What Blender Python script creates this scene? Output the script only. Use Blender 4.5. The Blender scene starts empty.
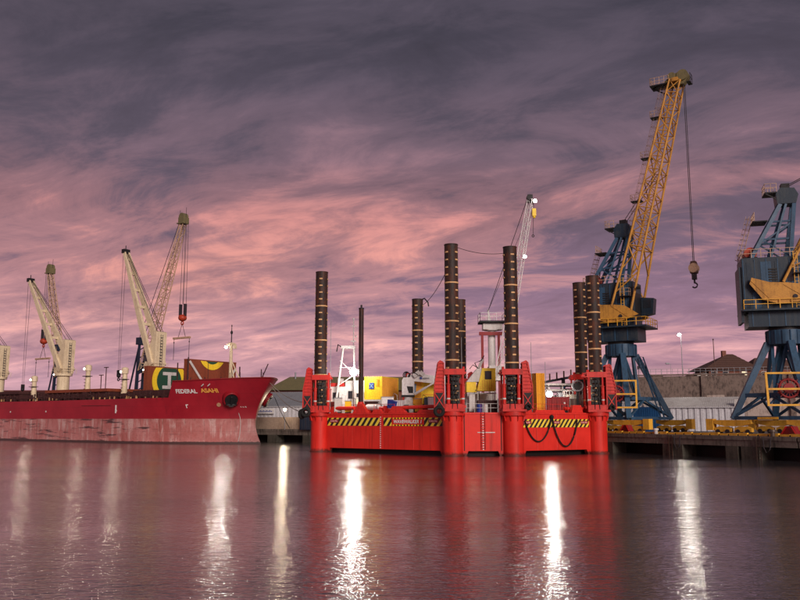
import bpy, math, random
from mathutils import Vector, Matrix
random.seed(7)
V = Vector
sc = bpy.context.scene
C = sc.collection
R = math.radians

# ------------------------------------------------------------------ camera
cd = bpy.data.cameras.new('camera'); cam = bpy.data.objects.new('camera', cd); C.objects.link(cam)
cam.location = (0, 0, 4.0)
cam.rotation_euler = (R(90) + math.atan(120 / 812), 0, 0)
cd.sensor_width = 36; cd.lens = 36 * 812 / 800
cd.clip_start = 0.1; cd.clip_end = 20000
sc.camera = cam

# ------------------------------------------------------------------ node helper
def nd(nt, kind, **kw):
    n = nt.nodes.new(kind)
    ins = kw.pop('i', {})
    for k, v in kw.items(): setattr(n, k, v)
    for k, v in ins.items():
        if isinstance(v, bpy.types.NodeSocket): nt.links.new(v, n.inputs[k])
        else: n.inputs[k].default_value = v
    return n
def mth(nt, op, a, b=0.0, clamp=False):
    n = nd(nt, 'ShaderNodeMath', operation=op, use_clamp=clamp, i={0: a, 1: b}); return n.outputs[0]
def mixc(nt, f, a, b, blend='MIX'):
    n = nd(nt, 'ShaderNodeMix', data_type='RGBA', blend_type=blend, i={0: f, 6: a, 7: b}); return n.outputs[2]
def ramp(nt, f, stops, interp='LINEAR'):
    n = nd(nt, 'ShaderNodeValToRGB', i={0: f}); cr = n.color_ramp; cr.interpolation = interp
    while len(cr.elements) < len(stops): cr.elements.new(0.5)
    for e, (p, c) in zip(cr.elements, stops):
        e.position = p; e.color = (c[0], c[1], c[2], 1) if isinstance(c, tuple) else (c, c, c, 1)
    return n.outputs[0]
def srgb(r, g, b):
    f = lambda v: (v / 255 / 12.92) if v <= 10 else ((v / 255 + .055) / 1.055) ** 2.4
    return (f(r), f(g), f(b))

# ------------------------------------------------------------------ world: dusk sky with wind-drawn cloud
SUN_EL, SUN_AZ = R(20), R(160)          # low light from behind the camera
wd = bpy.data.worlds.new('World'); sc.world = wd; wd.use_nodes = True
nt = wd.node_tree; nt.nodes.clear()
sky = nd(nt, 'ShaderNodeTexSky', sky_type='NISHITA', sun_disc=False, sun_elevation=SUN_EL, sun_rotation=SUN_AZ, air_density=2.0, dust_density=3.0)
tc = nd(nt, 'ShaderNodeTexCoord')
rot = nd(nt, 'ShaderNodeMapping', i={0: tc.outputs['Generated'], 2: (0, 0, R(25))}).outputs[0]
sp = nd(nt, 'ShaderNodeSeparateXYZ', i={0: rot})
z = mth(nt, 'MAXIMUM', sp.outputs[2], 0.0)
zc = mth(nt, 'ADD', z, 0.17)
cx = mth(nt, 'DIVIDE', sp.outputs[0], zc); cy = mth(nt, 'DIVIDE', sp.outputs[1], zc)
cv = nd(nt, 'ShaderNodeCombineXYZ', i={0: cx, 1: cy, 2: 0.0}).outputs[0]
mp = nd(nt, 'ShaderNodeMapping', i={0: cv, 1: (0.6, 0.2, 0), 2: (0, 0, R(28)), 3: (0.5, 1.2, 1)}).outputs[0]
mp2 = nd(nt, 'ShaderNodeMapping', i={0: cv, 1: (3.1, 1.7, 0), 2: (0, 0, R(-6)), 3: (0.62, 1.0, 1)}).outputs[0]
nA = nd(nt, 'ShaderNodeTexNoise', i={'Vector': mp, 'Scale': 1.5, 'Detail': 8.0, 'Roughness': 0.6, 'Distortion': 0.5}).outputs[0]
nB = nd(nt, 'ShaderNodeTexNoise', i={'Vector': mp2, 'Scale': 3.6, 'Detail': 12.0, 'Roughness': 0.66, 'Distortion': 0.7}).outputs[0]
nC = nd(nt, 'ShaderNodeTexNoise', i={'Vector': mp2, 'Scale': 0.75, 'Detail': 3.0, 'Roughness': 0.5, 'Distortion': 0.2}).outputs[0]
base = ramp(nt, z, [(0.0, srgb(224, 178, 188)), (0.07, srgb(188, 143, 164)), (0.15, srgb(150, 117, 141)), (0.24, srgb(117, 97, 117)),
                    (0.33, srgb(99, 86, 103)), (0.46, srgb(72, 66, 80)), (0.75, srgb(62, 58, 72)), (1.0, srgb(60, 57, 70))])
hi = ramp(nt, z, [(0.0, srgb(228, 176, 184)), (0.09, srgb(242, 178, 174)), (0.17, srgb(240, 162, 150)), (0.245, srgb(214, 142, 138)),
                  (0.31, srgb(150, 113, 124)), (0.4, srgb(108, 91, 105)), (0.5, srgb(85, 76, 90)), (1.0, srgb(80, 73, 87))])
m1 = mth(nt, 'ADD', mth(nt, 'MULTIPLY', nA, 0.45), mth(nt, 'ADD', mth(nt, 'MULTIPLY', nB, 0.35), mth(nt, 'MULTIPLY', nC, 0.35)))
mask = ramp(nt, m1, [(0.505, 0.0), (0.585, 0.38), (0.68, 0.95)], 'EASE')
col = mixc(nt, mask, base, hi)
lo = ramp(nt, nA, [(0.30, 0.74), (0.5, 0.98), (0.70, 1.14)])
lo2 = ramp(nt, nB, [(0.30, 0.78), (0.5, 1.0), (0.7, 1.18)])
col = mixc(nt, 1.0, col, lo, 'MULTIPLY'); col = mixc(nt, 1.0, col, lo2, 'MULTIPLY')
bgc = nd(nt, 'ShaderNodeBackground', i={0: col, 1: 1.0})
bgs = nd(nt, 'ShaderNodeBackground', i={0: sky.outputs[0], 1: 0.05})
mx = nd(nt, 'ShaderNodeMixShader', i={0: 0.94, 1: bgs.outputs[0], 2: bgc.outputs[0]})
nd(nt, 'ShaderNodeOutputWorld', i={0: mx.outputs[0]})

# ------------------------------------------------------------------ sun (broad afterglow) and exposure
sl = bpy.data.lights.new('sun', 'SUN'); sl.energy = 2.5; sl.angle = R(22); sl.color = (1.0, 0.86, 0.78)
so = bpy.data.objects.new('sun', sl); C.objects.link(so)
sd = V((math.sin(SUN_AZ) * math.cos(SUN_EL), math.cos(SUN_AZ) * math.cos(SUN_EL), math.sin(SUN_EL)))
so.rotation_euler = sd.to_track_quat('Z', 'Y').to_euler()
so.location = (0, -40, 60)
sc.view_settings.view_transform = 'Standard'; sc.view_settings.look = 'None'
sc.view_settings.exposure = 0.0; sc.view_settings.gamma = 1.0; sc.view_settings.use_curve_mapping = False

# ------------------------------------------------------------------ materials
M = {}
def paint(name, col, rough=0.5, dirt=0.3, dcol=(0.09, 0.05, 0.035), scale=0.7, streak=0.2, metal=0.0, bump=0.15):
    m = bpy.data.materials.new(name); m.use_nodes = True; nt = m.node_tree; b = nt.nodes['Principled BSDF']
    t = nd(nt, 'ShaderNodeTexCoord').outputs['Object']
    a = nd(nt, 'ShaderNodeTexNoise', i={'Vector': t, 'Scale': scale, 'Detail': 8.0, 'Roughness': 0.65}).outputs[0]
    mp = nd(nt, 'ShaderNodeMapping', i={0: t, 3: (2.4, 2.4, streak)}).outputs[0]
    s = nd(nt, 'ShaderNodeTexNoise', i={'Vector': mp, 'Scale': 1.3, 'Detail': 5.0, 'Roughness': 0.6}).outputs[0]
    v = nd(nt, 'ShaderNodeTexNoise', i={'Vector': t, 'Scale': scale * 9, 'Detail': 4.0}).outputs[0]
    f = mth(nt, 'MULTIPLY', ramp(nt, mth(nt, 'ADD', mth(nt, 'MULTIPLY', a, 0.5), mth(nt, 'MULTIPLY', s, 0.5)), [(0.47, 0.0), (0.66, 1.0)]), dirt, True)
    hue = ramp(nt, v, [(0.3, 0.86), (0.7, 1.10)])
    c = mixc(nt, 1.0, (*col, 1), hue, 'MULTIPLY')
    c = mixc(nt, f, c, (*dcol, 1))
    nt.links.new(c, b.inputs['Base Color'])
    nt.links.new(mth(nt, 'ADD', mth(nt, 'MULTIPLY', a, 0.25), rough - 0.12), b.inputs['Roughness'])
    b.inputs['Metallic'].default_value = metal; b.inputs['Specular IOR Level'].default_value = 0.35
    if bump:
        nt.links.new(nd(nt, 'ShaderNodeBump', i={'Strength': bump, 'Distance': 0.03, 'Height': v}).outputs[0], b.inputs['Normal'])
    M[name] = m; return m
def glow(name, col, s):
    m = bpy.data.materials.new(name); m.use_nodes = True; nt = m.node_tree; nt.nodes.clear()
    e = nd(nt, 'ShaderNodeEmission', i={0: (*col, 1), 1: s}); nd(nt, 'ShaderNodeOutputMaterial', i={0: e.outputs[0]}); M[name] = m
paint('barge_red', (0.74, 0.036, 0.024), 0.40, 0.42, (0.33, 0.016, 0.012), 0.45, 0.10)
paint('frame_red', (0.60, 0.020, 0.014), 0.5, 0.6, (0.15, 0.012, 0.009), 1.2)
paint('dark_red', (0.26, 0.012, 0.016), 0.5, 0.4)
paint('black_and_shade', (0.012, 0.010, 0.010), 0.6, 0.3, (0.05, 0.03, 0.02))  # black marks and strips; also painted shade below the hull and quay
paint('leg_steel', (0.026, 0.016, 0.014), 0.6, 0.9, (0.125, 0.036, 0.015), 0.9, 0.30)
paint('leg_mark', (0.72, 0.43, 0.20), 0.6, 0.4)
paint('white', (0.78, 0.77, 0.76), 0.45, 0.35, (0.30, 0.24, 0.20), 0.9)
paint('off_white', (0.62, 0.60, 0.58), 0.5, 0.5, (0.25, 0.20, 0.17), 0.9)
paint('cream', (0.74, 0.62, 0.42), 0.5, 0.45, (0.26, 0.16, 0.09), 0.8)
paint('tan_steel', (0.54, 0.36, 0.24), 0.55, 0.5, (0.16, 0.07, 0.04), 1.0)
paint('crane_yellow', (0.56, 0.275, 0.050), 0.55, 0.75, (0.17, 0.075, 0.022), 0.8)
paint('bogie_yellow', (0.82, 0.44, 0.05), 0.5, 0.45, (0.22, 0.09, 0.02), 1.2)
paint('crane_blue', (0.030, 0.084, 0.155), 0.5, 0.6, (0.012, 0.020, 0.030), 0.9)
paint('house_blue', (0.012, 0.028, 0.048), 0.5, 0.9, (0.045, 0.055, 0.062), 0.9, 0.2)
paint('navy', (0.012, 0.026, 0.055), 0.5, 0.4)
paint('yellow', (0.92, 0.64, 0.03), 0.45, 0.3, (0.34, 0.16, 0.03), 1.0)
paint('amber', (0.82, 0.36, 0.02), 0.45, 0.3, (0.30, 0.12, 0.03), 1.0)
paint('blue', (0.03, 0.16, 0.42), 0.5, 0.4, (0.02, 0.05, 0.12))
paint('royal_blue', (0.02, 0.05, 0.30), 0.45, 0.3, (0.01, 0.02, 0.08))
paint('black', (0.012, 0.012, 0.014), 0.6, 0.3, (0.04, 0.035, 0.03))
paint('rubber', (0.010, 0.010, 0.010), 0.8, 0.4, (0.035, 0.03, 0.028), 2)
paint('rope', (0.52, 0.46, 0.38), 0.85, 0.5, (0.2, 0.16, 0.12), 3)
paint('wire', (0.030, 0.024, 0.030), 0.7, 0.2)
paint('rust_hatch', (0.25, 0.058, 0.026), 0.6, 0.5, (0.09, 0.028, 0.018), 0.5)
paint('dark_maroon', (0.060, 0.020, 0.020), 0.65, 0.6, (0.02, 0.012, 0.012), 0.7)
paint('green', (0.015, 0.075, 0.045), 0.5, 0.3)
paint('concrete', (0.19, 0.16, 0.135), 0.85, 0.95, (0.030, 0.027, 0.022), 0.5, 0.3, bump=0.8)
paint('beige_concrete', (0.44, 0.34, 0.26), 0.85, 0.55, (0.20, 0.15, 0.11), 0.4, 0.25, bump=0.5)
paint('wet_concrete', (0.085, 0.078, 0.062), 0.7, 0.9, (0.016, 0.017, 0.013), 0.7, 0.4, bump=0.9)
paint('apron', (0.12, 0.105, 0.10), 0.9, 0.5, (0.06, 0.05, 0.045), 0.2)
paint('stone', (0.20, 0.150, 0.128), 0.9, 0.9, (0.034, 0.026, 0.025), 0.8, 0.9, bump=1.0)
paint('pale_stone', (0.44, 0.36, 0.32), 0.9, 0.8, (0.15, 0.11, 0.09), 0.8, 0.7, bump=0.8)
paint('sheet_white', (0.60, 0.60, 0.64), 0.5, 0.45, (0.32, 0.30, 0.31), 0.5, 0.15)
paint('sheet_grey', (0.30, 0.31, 0.34), 0.5, 0.5, (0.16, 0.15, 0.15), 0.5, 0.2)
paint('brick', (0.21, 0.085, 0.060), 0.85, 0.6, (0.10, 0.05, 0.04), 0.6, 0.8)
paint('moss_roof', (0.17, 0.145, 0.07), 0.9, 0.6, (0.09, 0.085, 0.05), 0.7, 0.5)
paint('brown_roof', (0.11, 0.058, 0.045), 0.85, 0.5, (0.06, 0.035, 0.03), 0.7, 0.5)
paint('red_roof', (0.17, 0.052, 0.048), 0.8, 0.5, (0.09, 0.035, 0.035), 0.3, 0.5)
paint('glass', (0.020, 0.026, 0.035), 0.15, 0.2, bump=0)
paint('sky_glass', (0.20, 0.33, 0.46), 0.15, 0.2, bump=0)
paint('red', (0.55, 0.02, 0.02), 0.5, 0.4, (0.2, 0.01, 0.01))
paint('hook_red', (0.45, 0.05, 0.02), 0.5, 0.5)
paint('letter_orange', (0.85, 0.42, 0.08), 0.5, 0.2)
paint('pink_mark', (0.75, 0.35, 0.33), 0.5, 0.3)
paint('brass', (0.5, 0.28, 0.16), 0.5, 0.4)
paint('rail_steel', (0.10, 0.075, 0.06), 0.5, 0.5, metal=0.3)
glow('lamp_white', (1.0, 0.95, 0.86), 60); glow('lamp_warm', (1.0, 0.80, 0.52), 45); glow('lamp_small', (1.0, 0.86, 0.66), 18)
glow('window_lit', (1.0, 0.80, 0.50), 1.2)

def hazard(name, pitch):                         # painted black and yellow slanted stripes
    m = bpy.data.materials.new(name); m.use_nodes = True; nt = m.node_tree; b = nt.nodes['Principled BSDF']
    t = nd(nt, 'ShaderNodeUVMap').outputs[0]
    s = nd(nt, 'ShaderNodeSeparateXYZ', i={0: t})
    q = mth(nt, 'FRACT', mth(nt, 'DIVIDE', mth(nt, 'SUBTRACT', s.outputs[0], mth(nt, 'MULTIPLY', s.outputs[1], 0.75)), pitch))
    k = mth(nt, 'GREATER_THAN', q, 0.5)
    n = nd(nt, 'ShaderNodeTexNoise', i={'Vector': t, 'Scale': 2.5, 'Detail': 6.0}).outputs[0]
    c = mixc(nt, k, (0.88, 0.66, 0.06, 1), (0.012, 0.011, 0.011, 1))
    c = mixc(nt, ramp(nt, n, [(0.56, 0.0), (0.72, 0.6)]), c, (0.35, 0.10, 0.05, 1))
    nt.links.new(c, b.inputs['Base Color']); b.inputs['Roughness'].default_value = 0.5
    M[name] = m
hazard('hazard', 0.86); hazard('hazard_fine', 0.62)

def ship_hull_mat():
    m = bpy.data.materials.new('ship_hull'); m.use_nodes = True; nt = m.node_tree; b = nt.nodes['Principled BSDF']
    t = nd(nt, 'ShaderNodeTexCoord').outputs['Object']
    s = nd(nt, 'ShaderNodeSeparateXYZ', i={0: t})
    big = nd(nt, 'ShaderNodeTexNoise', i={'Vector': t, 'Scale': 0.22, 'Detail': 7.0, 'Roughness': 0.65}).outputs[0]
    fine = nd(nt, 'ShaderNodeTexNoise', i={'Vector': t, 'Scale': 3.0, 'Detail': 6.0, 'Roughness': 0.65}).outputs[0]
    hz = nd(nt, 'ShaderNodeTexNoise', i={'Vector': nd(nt, 'ShaderNodeMapping', i={0: t, 3: (0.16, 0.16, 1.6)}).outputs[0], 'Scale': 1.0, 'Detail': 8.0, 'Roughness': 0.7}).outputs[0]
    vt = nd(nt, 'ShaderNodeTexNoise', i={'Vector': nd(nt, 'ShaderNodeMapping', i={0: t, 3: (1.3, 1.3, 0.10)}).outputs[0], 'Scale': 1.0, 'Detail': 6.0, 'Roughness': 0.65}).outputs[0]
    up = mixc(nt, ramp(nt, big, [(0.4, 0.0), (0.62, 1.0)]), (0.30, 0.008, 0.020, 1), (0.37, 0.013, 0.026, 1))
    up = mixc(nt, ramp(nt, vt, [(0.60, 0.0), (0.75, 0.45)]), up, (0.12, 0.006, 0.012, 1))
    lw = mixc(nt, ramp(nt, big, [(0.40, 0.0), (0.60, 1.0)]), (0.40, 0.115, 0.105, 1), (0.50, 0.20, 0.19, 1))
    pl = nd(nt, 'ShaderNodeTexNoise', i={'Vector': nd(nt, 'ShaderNodeMapping', i={0: t, 3: (0.30, 0.30, 0.45)}).outputs[0], 'Scale': 1.0, 'Detail': 2.0}).outputs[0]
    lw = mixc(nt, mth(nt, 'MULTIPLY', ramp(nt, vt, [(0.47, 0.0), (0.56, 0.85)]), ramp(nt, pl, [(0.42, 0.1), (0.56, 1.0)])), lw, (0.58, 0.37, 0.35, 1))
    rs = nd(nt, 'ShaderNodeTexNoise', i={'Vector': nd(nt, 'ShaderNodeMapping', i={0: t, 3: (2.6, 2.6, 0.13)}).outputs[0], 'Scale': 1.0, 'Detail': 4.0}).outputs[0]
    lw = mixc(nt, ramp(nt, rs, [(0.58, 0.0), (0.70, 0.7)]), lw, (0.20, 0.060, 0.040, 1))
    lw = mixc(nt, ramp(nt, fine, [(0.52, 0.0), (0.72, 0.6)]), lw, (0.26, 0.08, 0.07, 1))
    # scraped dark patches where the side rubs along quays, aft of the bow
    aft = ramp(nt, mth(nt, 'MULTIPLY', s.outputs[0], -1 / 60), [(0.17, 0.0), (0.28, 1.0)])
    sm = mth(nt, 'MULTIPLY', ramp(nt, hz, [(0.55, 0.0), (0.61, 1.0)]), aft)
    lw = mixc(nt, mth(nt, 'MULTIPLY', sm, 0.9), lw, (0.050, 0.026, 0.028, 1))
    tide = mth(nt, 'ADD', s.outputs[2], mth(nt, 'MULTIPLY', fine, 0.5))
    lw = mixc(nt, mth(nt, 'LESS_THAN', tide, 0.62), lw, (0.07, 0.035, 0.032, 1))
    line = mth(nt, 'GREATER_THAN', mth(nt, 'ADD', s.outputs[2], mth(nt, 'MULTIPLY', mth(nt, 'SUBTRACT', fine, 0.5), 0.10)), 4.22)
    c = mixc(nt, line, lw, up)
    bv = nd(nt, 'ShaderNodeCombineXYZ', i={0: s.outputs[0], 1: s.outputs[2], 2: 0.0}).outputs[0]
    br = nd(nt, 'ShaderNodeTexBrick', i={'Vector': bv, 'Scale': 1.0, 'Mortar Size': 0.035, 'Brick Width': 7.5, 'Row Height': 2.1, 'Mortar Smooth': 0.6})
    c = mixc(nt, mth(nt, 'MULTIPLY', br.outputs['Fac'], 0.35), c, (0.06, 0.012, 0.014, 1))
    nt.links.new(c, b.inputs['Base Color']); b.inputs['Roughness'].default_value = 0.48
    nt.links.new(nd(nt, 'ShaderNodeBump', i={'Strength': 0.12, 'Distance': 0.05, 'Height': big}).outputs[0], b.inputs['Normal'])
    M['ship_hull'] = m
ship_hull_mat()
def barge_hull_mat():
    m = bpy.data.materials.new('barge_hull'); m.use_nodes = True; nt = m.node_tree; b = nt.nodes['Principled BSDF']
    t = nd(nt, 'ShaderNodeTexCoord').outputs['Object']; s = nd(nt, 'ShaderNodeSeparateXYZ', i={0: t})
    big = nd(nt, 'ShaderNodeTexNoise', i={'Vector': t, 'Scale': 0.35, 'Detail': 8.0, 'Roughness': 0.65}).outputs[0]
    fine = nd(nt, 'ShaderNodeTexNoise', i={'Vector': t, 'Scale': 3.5, 'Detail': 6.0, 'Roughness': 0.7}).outputs[0]
    run = nd(nt, 'ShaderNodeTexNoise', i={'Vector': nd(nt, 'ShaderNodeMapping', i={0: t, 3: (2.8, 2.8, 0.16)}).outputs[0], 'Scale': 1.0, 'Detail': 5.0}).outputs[0]
    scr = nd(nt, 'ShaderNodeTexNoise', i={'Vector': nd(nt, 'ShaderNodeMapping', i={0: t, 3: (0.5, 0.5, 4.0)}).outputs[0], 'Scale': 1.0, 'Detail': 7.0, 'Roughness': 0.7}).outputs[0]
    c = mixc(nt, ramp(nt, big, [(0.38, 0.0), (0.62, 1.0)]), (0.62, 0.022, 0.014, 1), (0.72, 0.030, 0.019, 1))
    c = mixc(nt, ramp(nt, run, [(0.56, 0.0), (0.72, 0.6)]), c, (0.30, 0.018, 0.010, 1))
    c = mixc(nt, ramp(nt, scr, [(0.64, 0.0), (0.72, 0.5)]), c, (0.20, 0.020, 0.016, 1))
    c = mixc(nt, ramp(nt, fine, [(0.66, 0.0), (0.74, 0.5)]), c, (0.22, 0.050, 0.022, 1))
    tide = mth(nt, 'ADD', s.outputs[2], mth(nt, 'MULTIPLY', fine, 0.7))
    c = mixc(nt, ramp(nt, tide, [(0.50, 0.85), (0.80, 0.0)]), c, (0.035, 0.020, 0.014, 1))
    nt.links.new(c, b.inputs['Base Color']); nt.links.new(mth(nt, 'ADD', mth(nt, 'MULTIPLY', big, 0.4), 0.30), b.inputs['Roughness']); b.inputs['Specular IOR Level'].default_value = 0.3
    nt.links.new(nd(nt, 'ShaderNodeBump', i={'Strength': 0.35, 'Distance': 0.08, 'Height': big}).outputs[0], b.inputs['Normal'])
    M['barge_hull'] = m
barge_hull_mat()

def water_mat():
    m = bpy.data.materials.new('harbour_water'); m.use_nodes = True; nt = m.node_tree; b = nt.nodes['Principled BSDF']
    t = nd(nt, 'ShaderNodeTexCoord').outputs['Object']
    a = nd(nt, 'ShaderNodeTexNoise', i={'Vector': nd(nt, 'ShaderNodeMapping', i={0: t, 2: (0, 0, R(5)), 3: (0.34, 1.0, 1)}).outputs[0], 'Scale': 2.3, 'Detail': 4.0, 'Roughness': 0.6, 'Distortion': 0.3}).outputs[0]
    c = nd(nt, 'ShaderNodeTexNoise', i={'Vector': nd(nt, 'ShaderNodeMapping', i={0: t, 2: (0, 0, R(-7)), 3: (0.3, 1.0, 1)}).outputs[0], 'Scale': 0.3, 'Detail': 3.0, 'Roughness': 0.5}).outputs[0]
    g = nd(nt, 'ShaderNodeTexNoise', i={'Vector': nd(nt, 'ShaderNodeMapping', i={0: t, 2: (0, 0, R(-10)), 3: (0.35, 1.0, 1)}).outputs[0], 'Scale': 0.07, 'Detail': 4.0}).outputs[0]
    gm = ramp(nt, g, [(0.38, 0.35), (0.62, 1.0)])              # calm and ruffled patches
    k = nd(nt, 'ShaderNodeTexNoise', i={'Vector': nd(nt, 'ShaderNodeMapping', i={0: t, 2: (0, 0, R(12)), 3: (0.5, 1.0, 1)}).outputs[0], 'Scale': 5.5, 'Detail': 3.0, 'Roughness': 0.6, 'Distortion': 0.4}).outputs[0]
    h = mth(nt, 'ADD', mth(nt, 'MULTIPLY', mth(nt, 'ADD', mth(nt, 'MULTIPLY', a, 0.036), mth(nt, 'MULTIPLY', k, 0.036)), gm), mth(nt, 'MULTIPLY', c, 0.05))
    bp = nd(nt, 'ShaderNodeBump', i={'Strength': 1.0, 'Distance': 1.0, 'Height': h})
    b.inputs['Base Color'].default_value = (0.052, 0.048, 0.054, 1)
    nt.links.new(ramp(nt, g, [(0.35, 0.06), (0.65, 0.10)]), b.inputs['Roughness'])
    b.inputs['IOR'].default_value = 1.9
    b.inputs['Coat Weight'].default_value = 0.42; b.inputs['Coat IOR'].default_value = 1.5; b.inputs['Coat Roughness'].default_value = 0.18
    nt.links.new(bp.outputs[0], b.inputs['Coat Normal'])
    nt.links.new(bp.outputs[0], b.inputs['Normal'])
    M['harbour_water'] = m
water_mat()

# ------------------------------------------------------------------ mesh helpers
class MB:
    """collects shapes; build() links them as ONE mesh object"""
    def __init__(s): s.v = []; s.f = []; s.smooth = []; s.pc = []; s.k = 0
    def add(s, vs, fs, sm=False):
        o = len(s.v); s.v += [V(p) for p in vs]; s.f += [tuple(i + o for i in f) for f in fs]; s.smooth += [sm] * len(fs); s.pc += [s.k] * len(fs); return s
    def box(s, x0, x1, y0, y1, z0, z1):
        s.k += 1
        return s.add([(x0,y0,z0),(x1,y0,z0),(x1,y1,z0),(x0,y1,z0),(x0,y0,z1),(x1,y0,z1),(x1,y1,z1),(x0,y1,z1)],
                     [(0,3,2,1),(4,5,6,7),(0,1,5,4),(1,2,6,5),(2,3,7,6),(3,0,4,7)])
    def beam(s, a, b, w, h=None, w1=None, h1=None, up=(0,0,1)):
        s.k += 1
        a, b = V(a), V(b); d = (b - a).normalized(); u = V(up)
        if abs(d.dot(u)) > 0.97: u = V((1, 0, 0)) if abs(d.x) < 0.9 else V((0, 1, 0))
        sd = d.cross(u).normalized(); u = sd.cross(d)
        h = w if h is None else h; w1 = w if w1 is None else w1; h1 = h if h1 is None else h1
        vs = [a + sd*(-w/2) + u*(-h/2), a + sd*(w/2) + u*(-h/2), a + sd*(w/2) + u*(h/2), a + sd*(-w/2) + u*(h/2),
              b + sd*(-w1/2) + u*(-h1/2), b + sd*(w1/2) + u*(-h1/2), b + sd*(w1/2) + u*(h1/2), b + sd*(-w1/2) + u*(h1/2)]
        return s.add(vs, [(0,3,2,1),(4,5,6,7),(0,1,5,4),(1,2,6,5),(2,3,7,6),(3,0,4,7)])
    def cyl(s, a, b, r, r1=None, n=12, cap=True):
        s.k += 1
        a, b = V(a), V(b); d = (b - a).normalized(); u = V((0,0,1)) if abs(d.z) < 0.9 else V((1,0,0))
        p = d.cross(u).normalized(); q = d.cross(p); r1 = r if r1 is None else r1
        ring = [(p*math.cos(2*math.pi*i/n) + q*math.sin(2*math.pi*i/n)) for i in range(n)]
        s.add([a + k*r for k in ring] + [b + k*r1 for k in ring], [(i, n+i, n+(i+1) % n, (i+1) % n) for i in range(n)], True)
        if cap: s.add([a + k*r for k in ring], [tuple(range(n))]); s.add([b + k*r1 for k in ring], [tuple(reversed(range(n)))])
        return s
    def tube(s, pts, r, n=6):
        s.k += 1
        pts = [V(p) for p in pts]; rings = []
        for i, p in enumerate(pts):
            d = (pts[min(i+1, len(pts)-1)] - pts[max(i-1, 0)]).normalized(); u = V((0,0,1)) if abs(d.z) < 0.9 else V((1,0,0))
            a = d.cross(u).normalized(); b = d.cross(a); rings.append([p + a*r*math.cos(2*math.pi*k/n) + b*r*math.sin(2*math.pi*k/n) for k in range(n)])
        vs = [q for g in rings for q in g]; fs = []
        for i in range(len(pts)-1):
            fs += [(i*n+k, (i+1)*n+k, (i+1)*n+(k+1) % n, i*n+(k+1) % n) for k in range(n)]
        return s.add(vs, fs, True)
    def prism(s, poly, o, ex, ey, th):                 # polygon in the plane (ex, ey) through o, thickness th along ex x ey
        o, ex, ey = V(o), V(ex), V(ey); nz = ex.cross(ey).normalized() * th; n = len(poly)
        a = [o + ex*p[0] + ey*p[1] for p in poly]; b = [p + nz for p in a]
        return s.add(a + b, [tuple(reversed(range(n))), tuple(range(n, 2*n))] + [(i, (i+1) % n, n+(i+1) % n, n+i) for i in range(n)])
    def ring(s, c, ax, R0, r, n=20, k=6):              # torus
        c, ax = V(c), V(ax).normalized(); u = V((0,0,1)) if abs(ax.z) < 0.9 else V((1,0,0)); p = ax.cross(u).normalized(); q = ax.cross(p)
        vs, fs = [], []
        for i in range(n):
            d = p*math.cos(2*math.pi*i/n) + q*math.sin(2*math.pi*i/n)
            for j in range(k): vs.append(c + d*(R0 + r*math.cos(2*math.pi*j/k)) + ax*r*math.sin(2*math.pi*j/k))
        for i in range(n):
            for j in range(k): fs.append((i*k+j, ((i+1) % n)*k+j, ((i+1) % n)*k+(j+1) % k, i*k+(j+1) % k))
        return s.add(vs, fs, True)
    def ball(s, c, r, n=10, m=6, sz=1.0):
        c = V(c); vs = [c + V((r*math.sin(math.pi*j/m)*math.cos(2*math.pi*i/n), r*math.sin(math.pi*j/m)*math.sin(2*math.pi*i/n), r*sz*math.cos(math.pi*j/m))) for j in range(m+1) for i in range(n)]
        return s.add(vs, [(j*n+i, (j+1)*n+i, (j+1)*n+(i+1) % n, j*n+(i+1) % n) for j in range(m) for i in range(n)], True)
    def rail(s, pts, h=1.05, r=0.035, step=1.6, mid=True):
        pts = [V(p) for p in pts]
        for a, b in zip(pts, pts[1:]):
            L = (b-a).length; n = max(1, round(L/step))
            for z in ([h, h*0.52] if mid else [h]): s.beam(a + V((0,0,z)), b + V((0,0,z)), r*1.6)
            for i in range(n+1): p = a.lerp(b, i/n); s.beam(p, p + V((0,0,h)), r*1.8)
        return s
    def split(s, name, mat, parent=None, T=None):      # one object for every shape collected
        for k in sorted(set(s.pc)):
            q = B(); mp = {}
            for f, sm, c in zip(s.f, s.smooth, s.pc):
                if c != k: continue
                for i in f:
                    if i not in mp: mp[i] = len(q.v); q.v.append(s.v[i])
                q.f.append(tuple(mp[i] for i in f)); q.smooth.append(sm); q.pc.append(0)
            q.build(name, mat, parent, T)
    def build(s, name, mat, parent=None, T=None):
        me = bpy.data.meshes.new(name); vs = [(T @ p) if T else p for p in s.v]
        me.from_pydata([tuple(p) for p in vs], [], s.f); me.polygons.foreach_set('use_smooth', s.smooth); me.update()
        me.materials.append(M[mat]); o = bpy.data.objects.new(name, me); C.objects.link(o)
        if parent: o.parent = parent
        return o
def B(): return MB()
def box(name, mat, parent, *a, T=None): return MB().box(*a).build(name, mat, parent, T)
def tag(o, label, cat, group=None):
    o['label'] = label; o['category'] = cat
    if group: o['group'] = group
    return o
def thing(name, label, cat, loc=(0,0,0), rz=0.0, group=None):
    o = bpy.data.objects.new(name, None); C.objects.link(o); o.location = loc; o.rotation_euler = (0, 0, rz); o.empty_display_size = 0.5
    return tag(o, label, cat, group)
def struct(o): o['kind'] = 'structure'; return o
def copy_tree(o, parent=None):
    c = o.copy(); C.objects.link(c); c.parent = parent
    for ch in list(o.children): copy_tree(ch, c)
    return c
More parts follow.
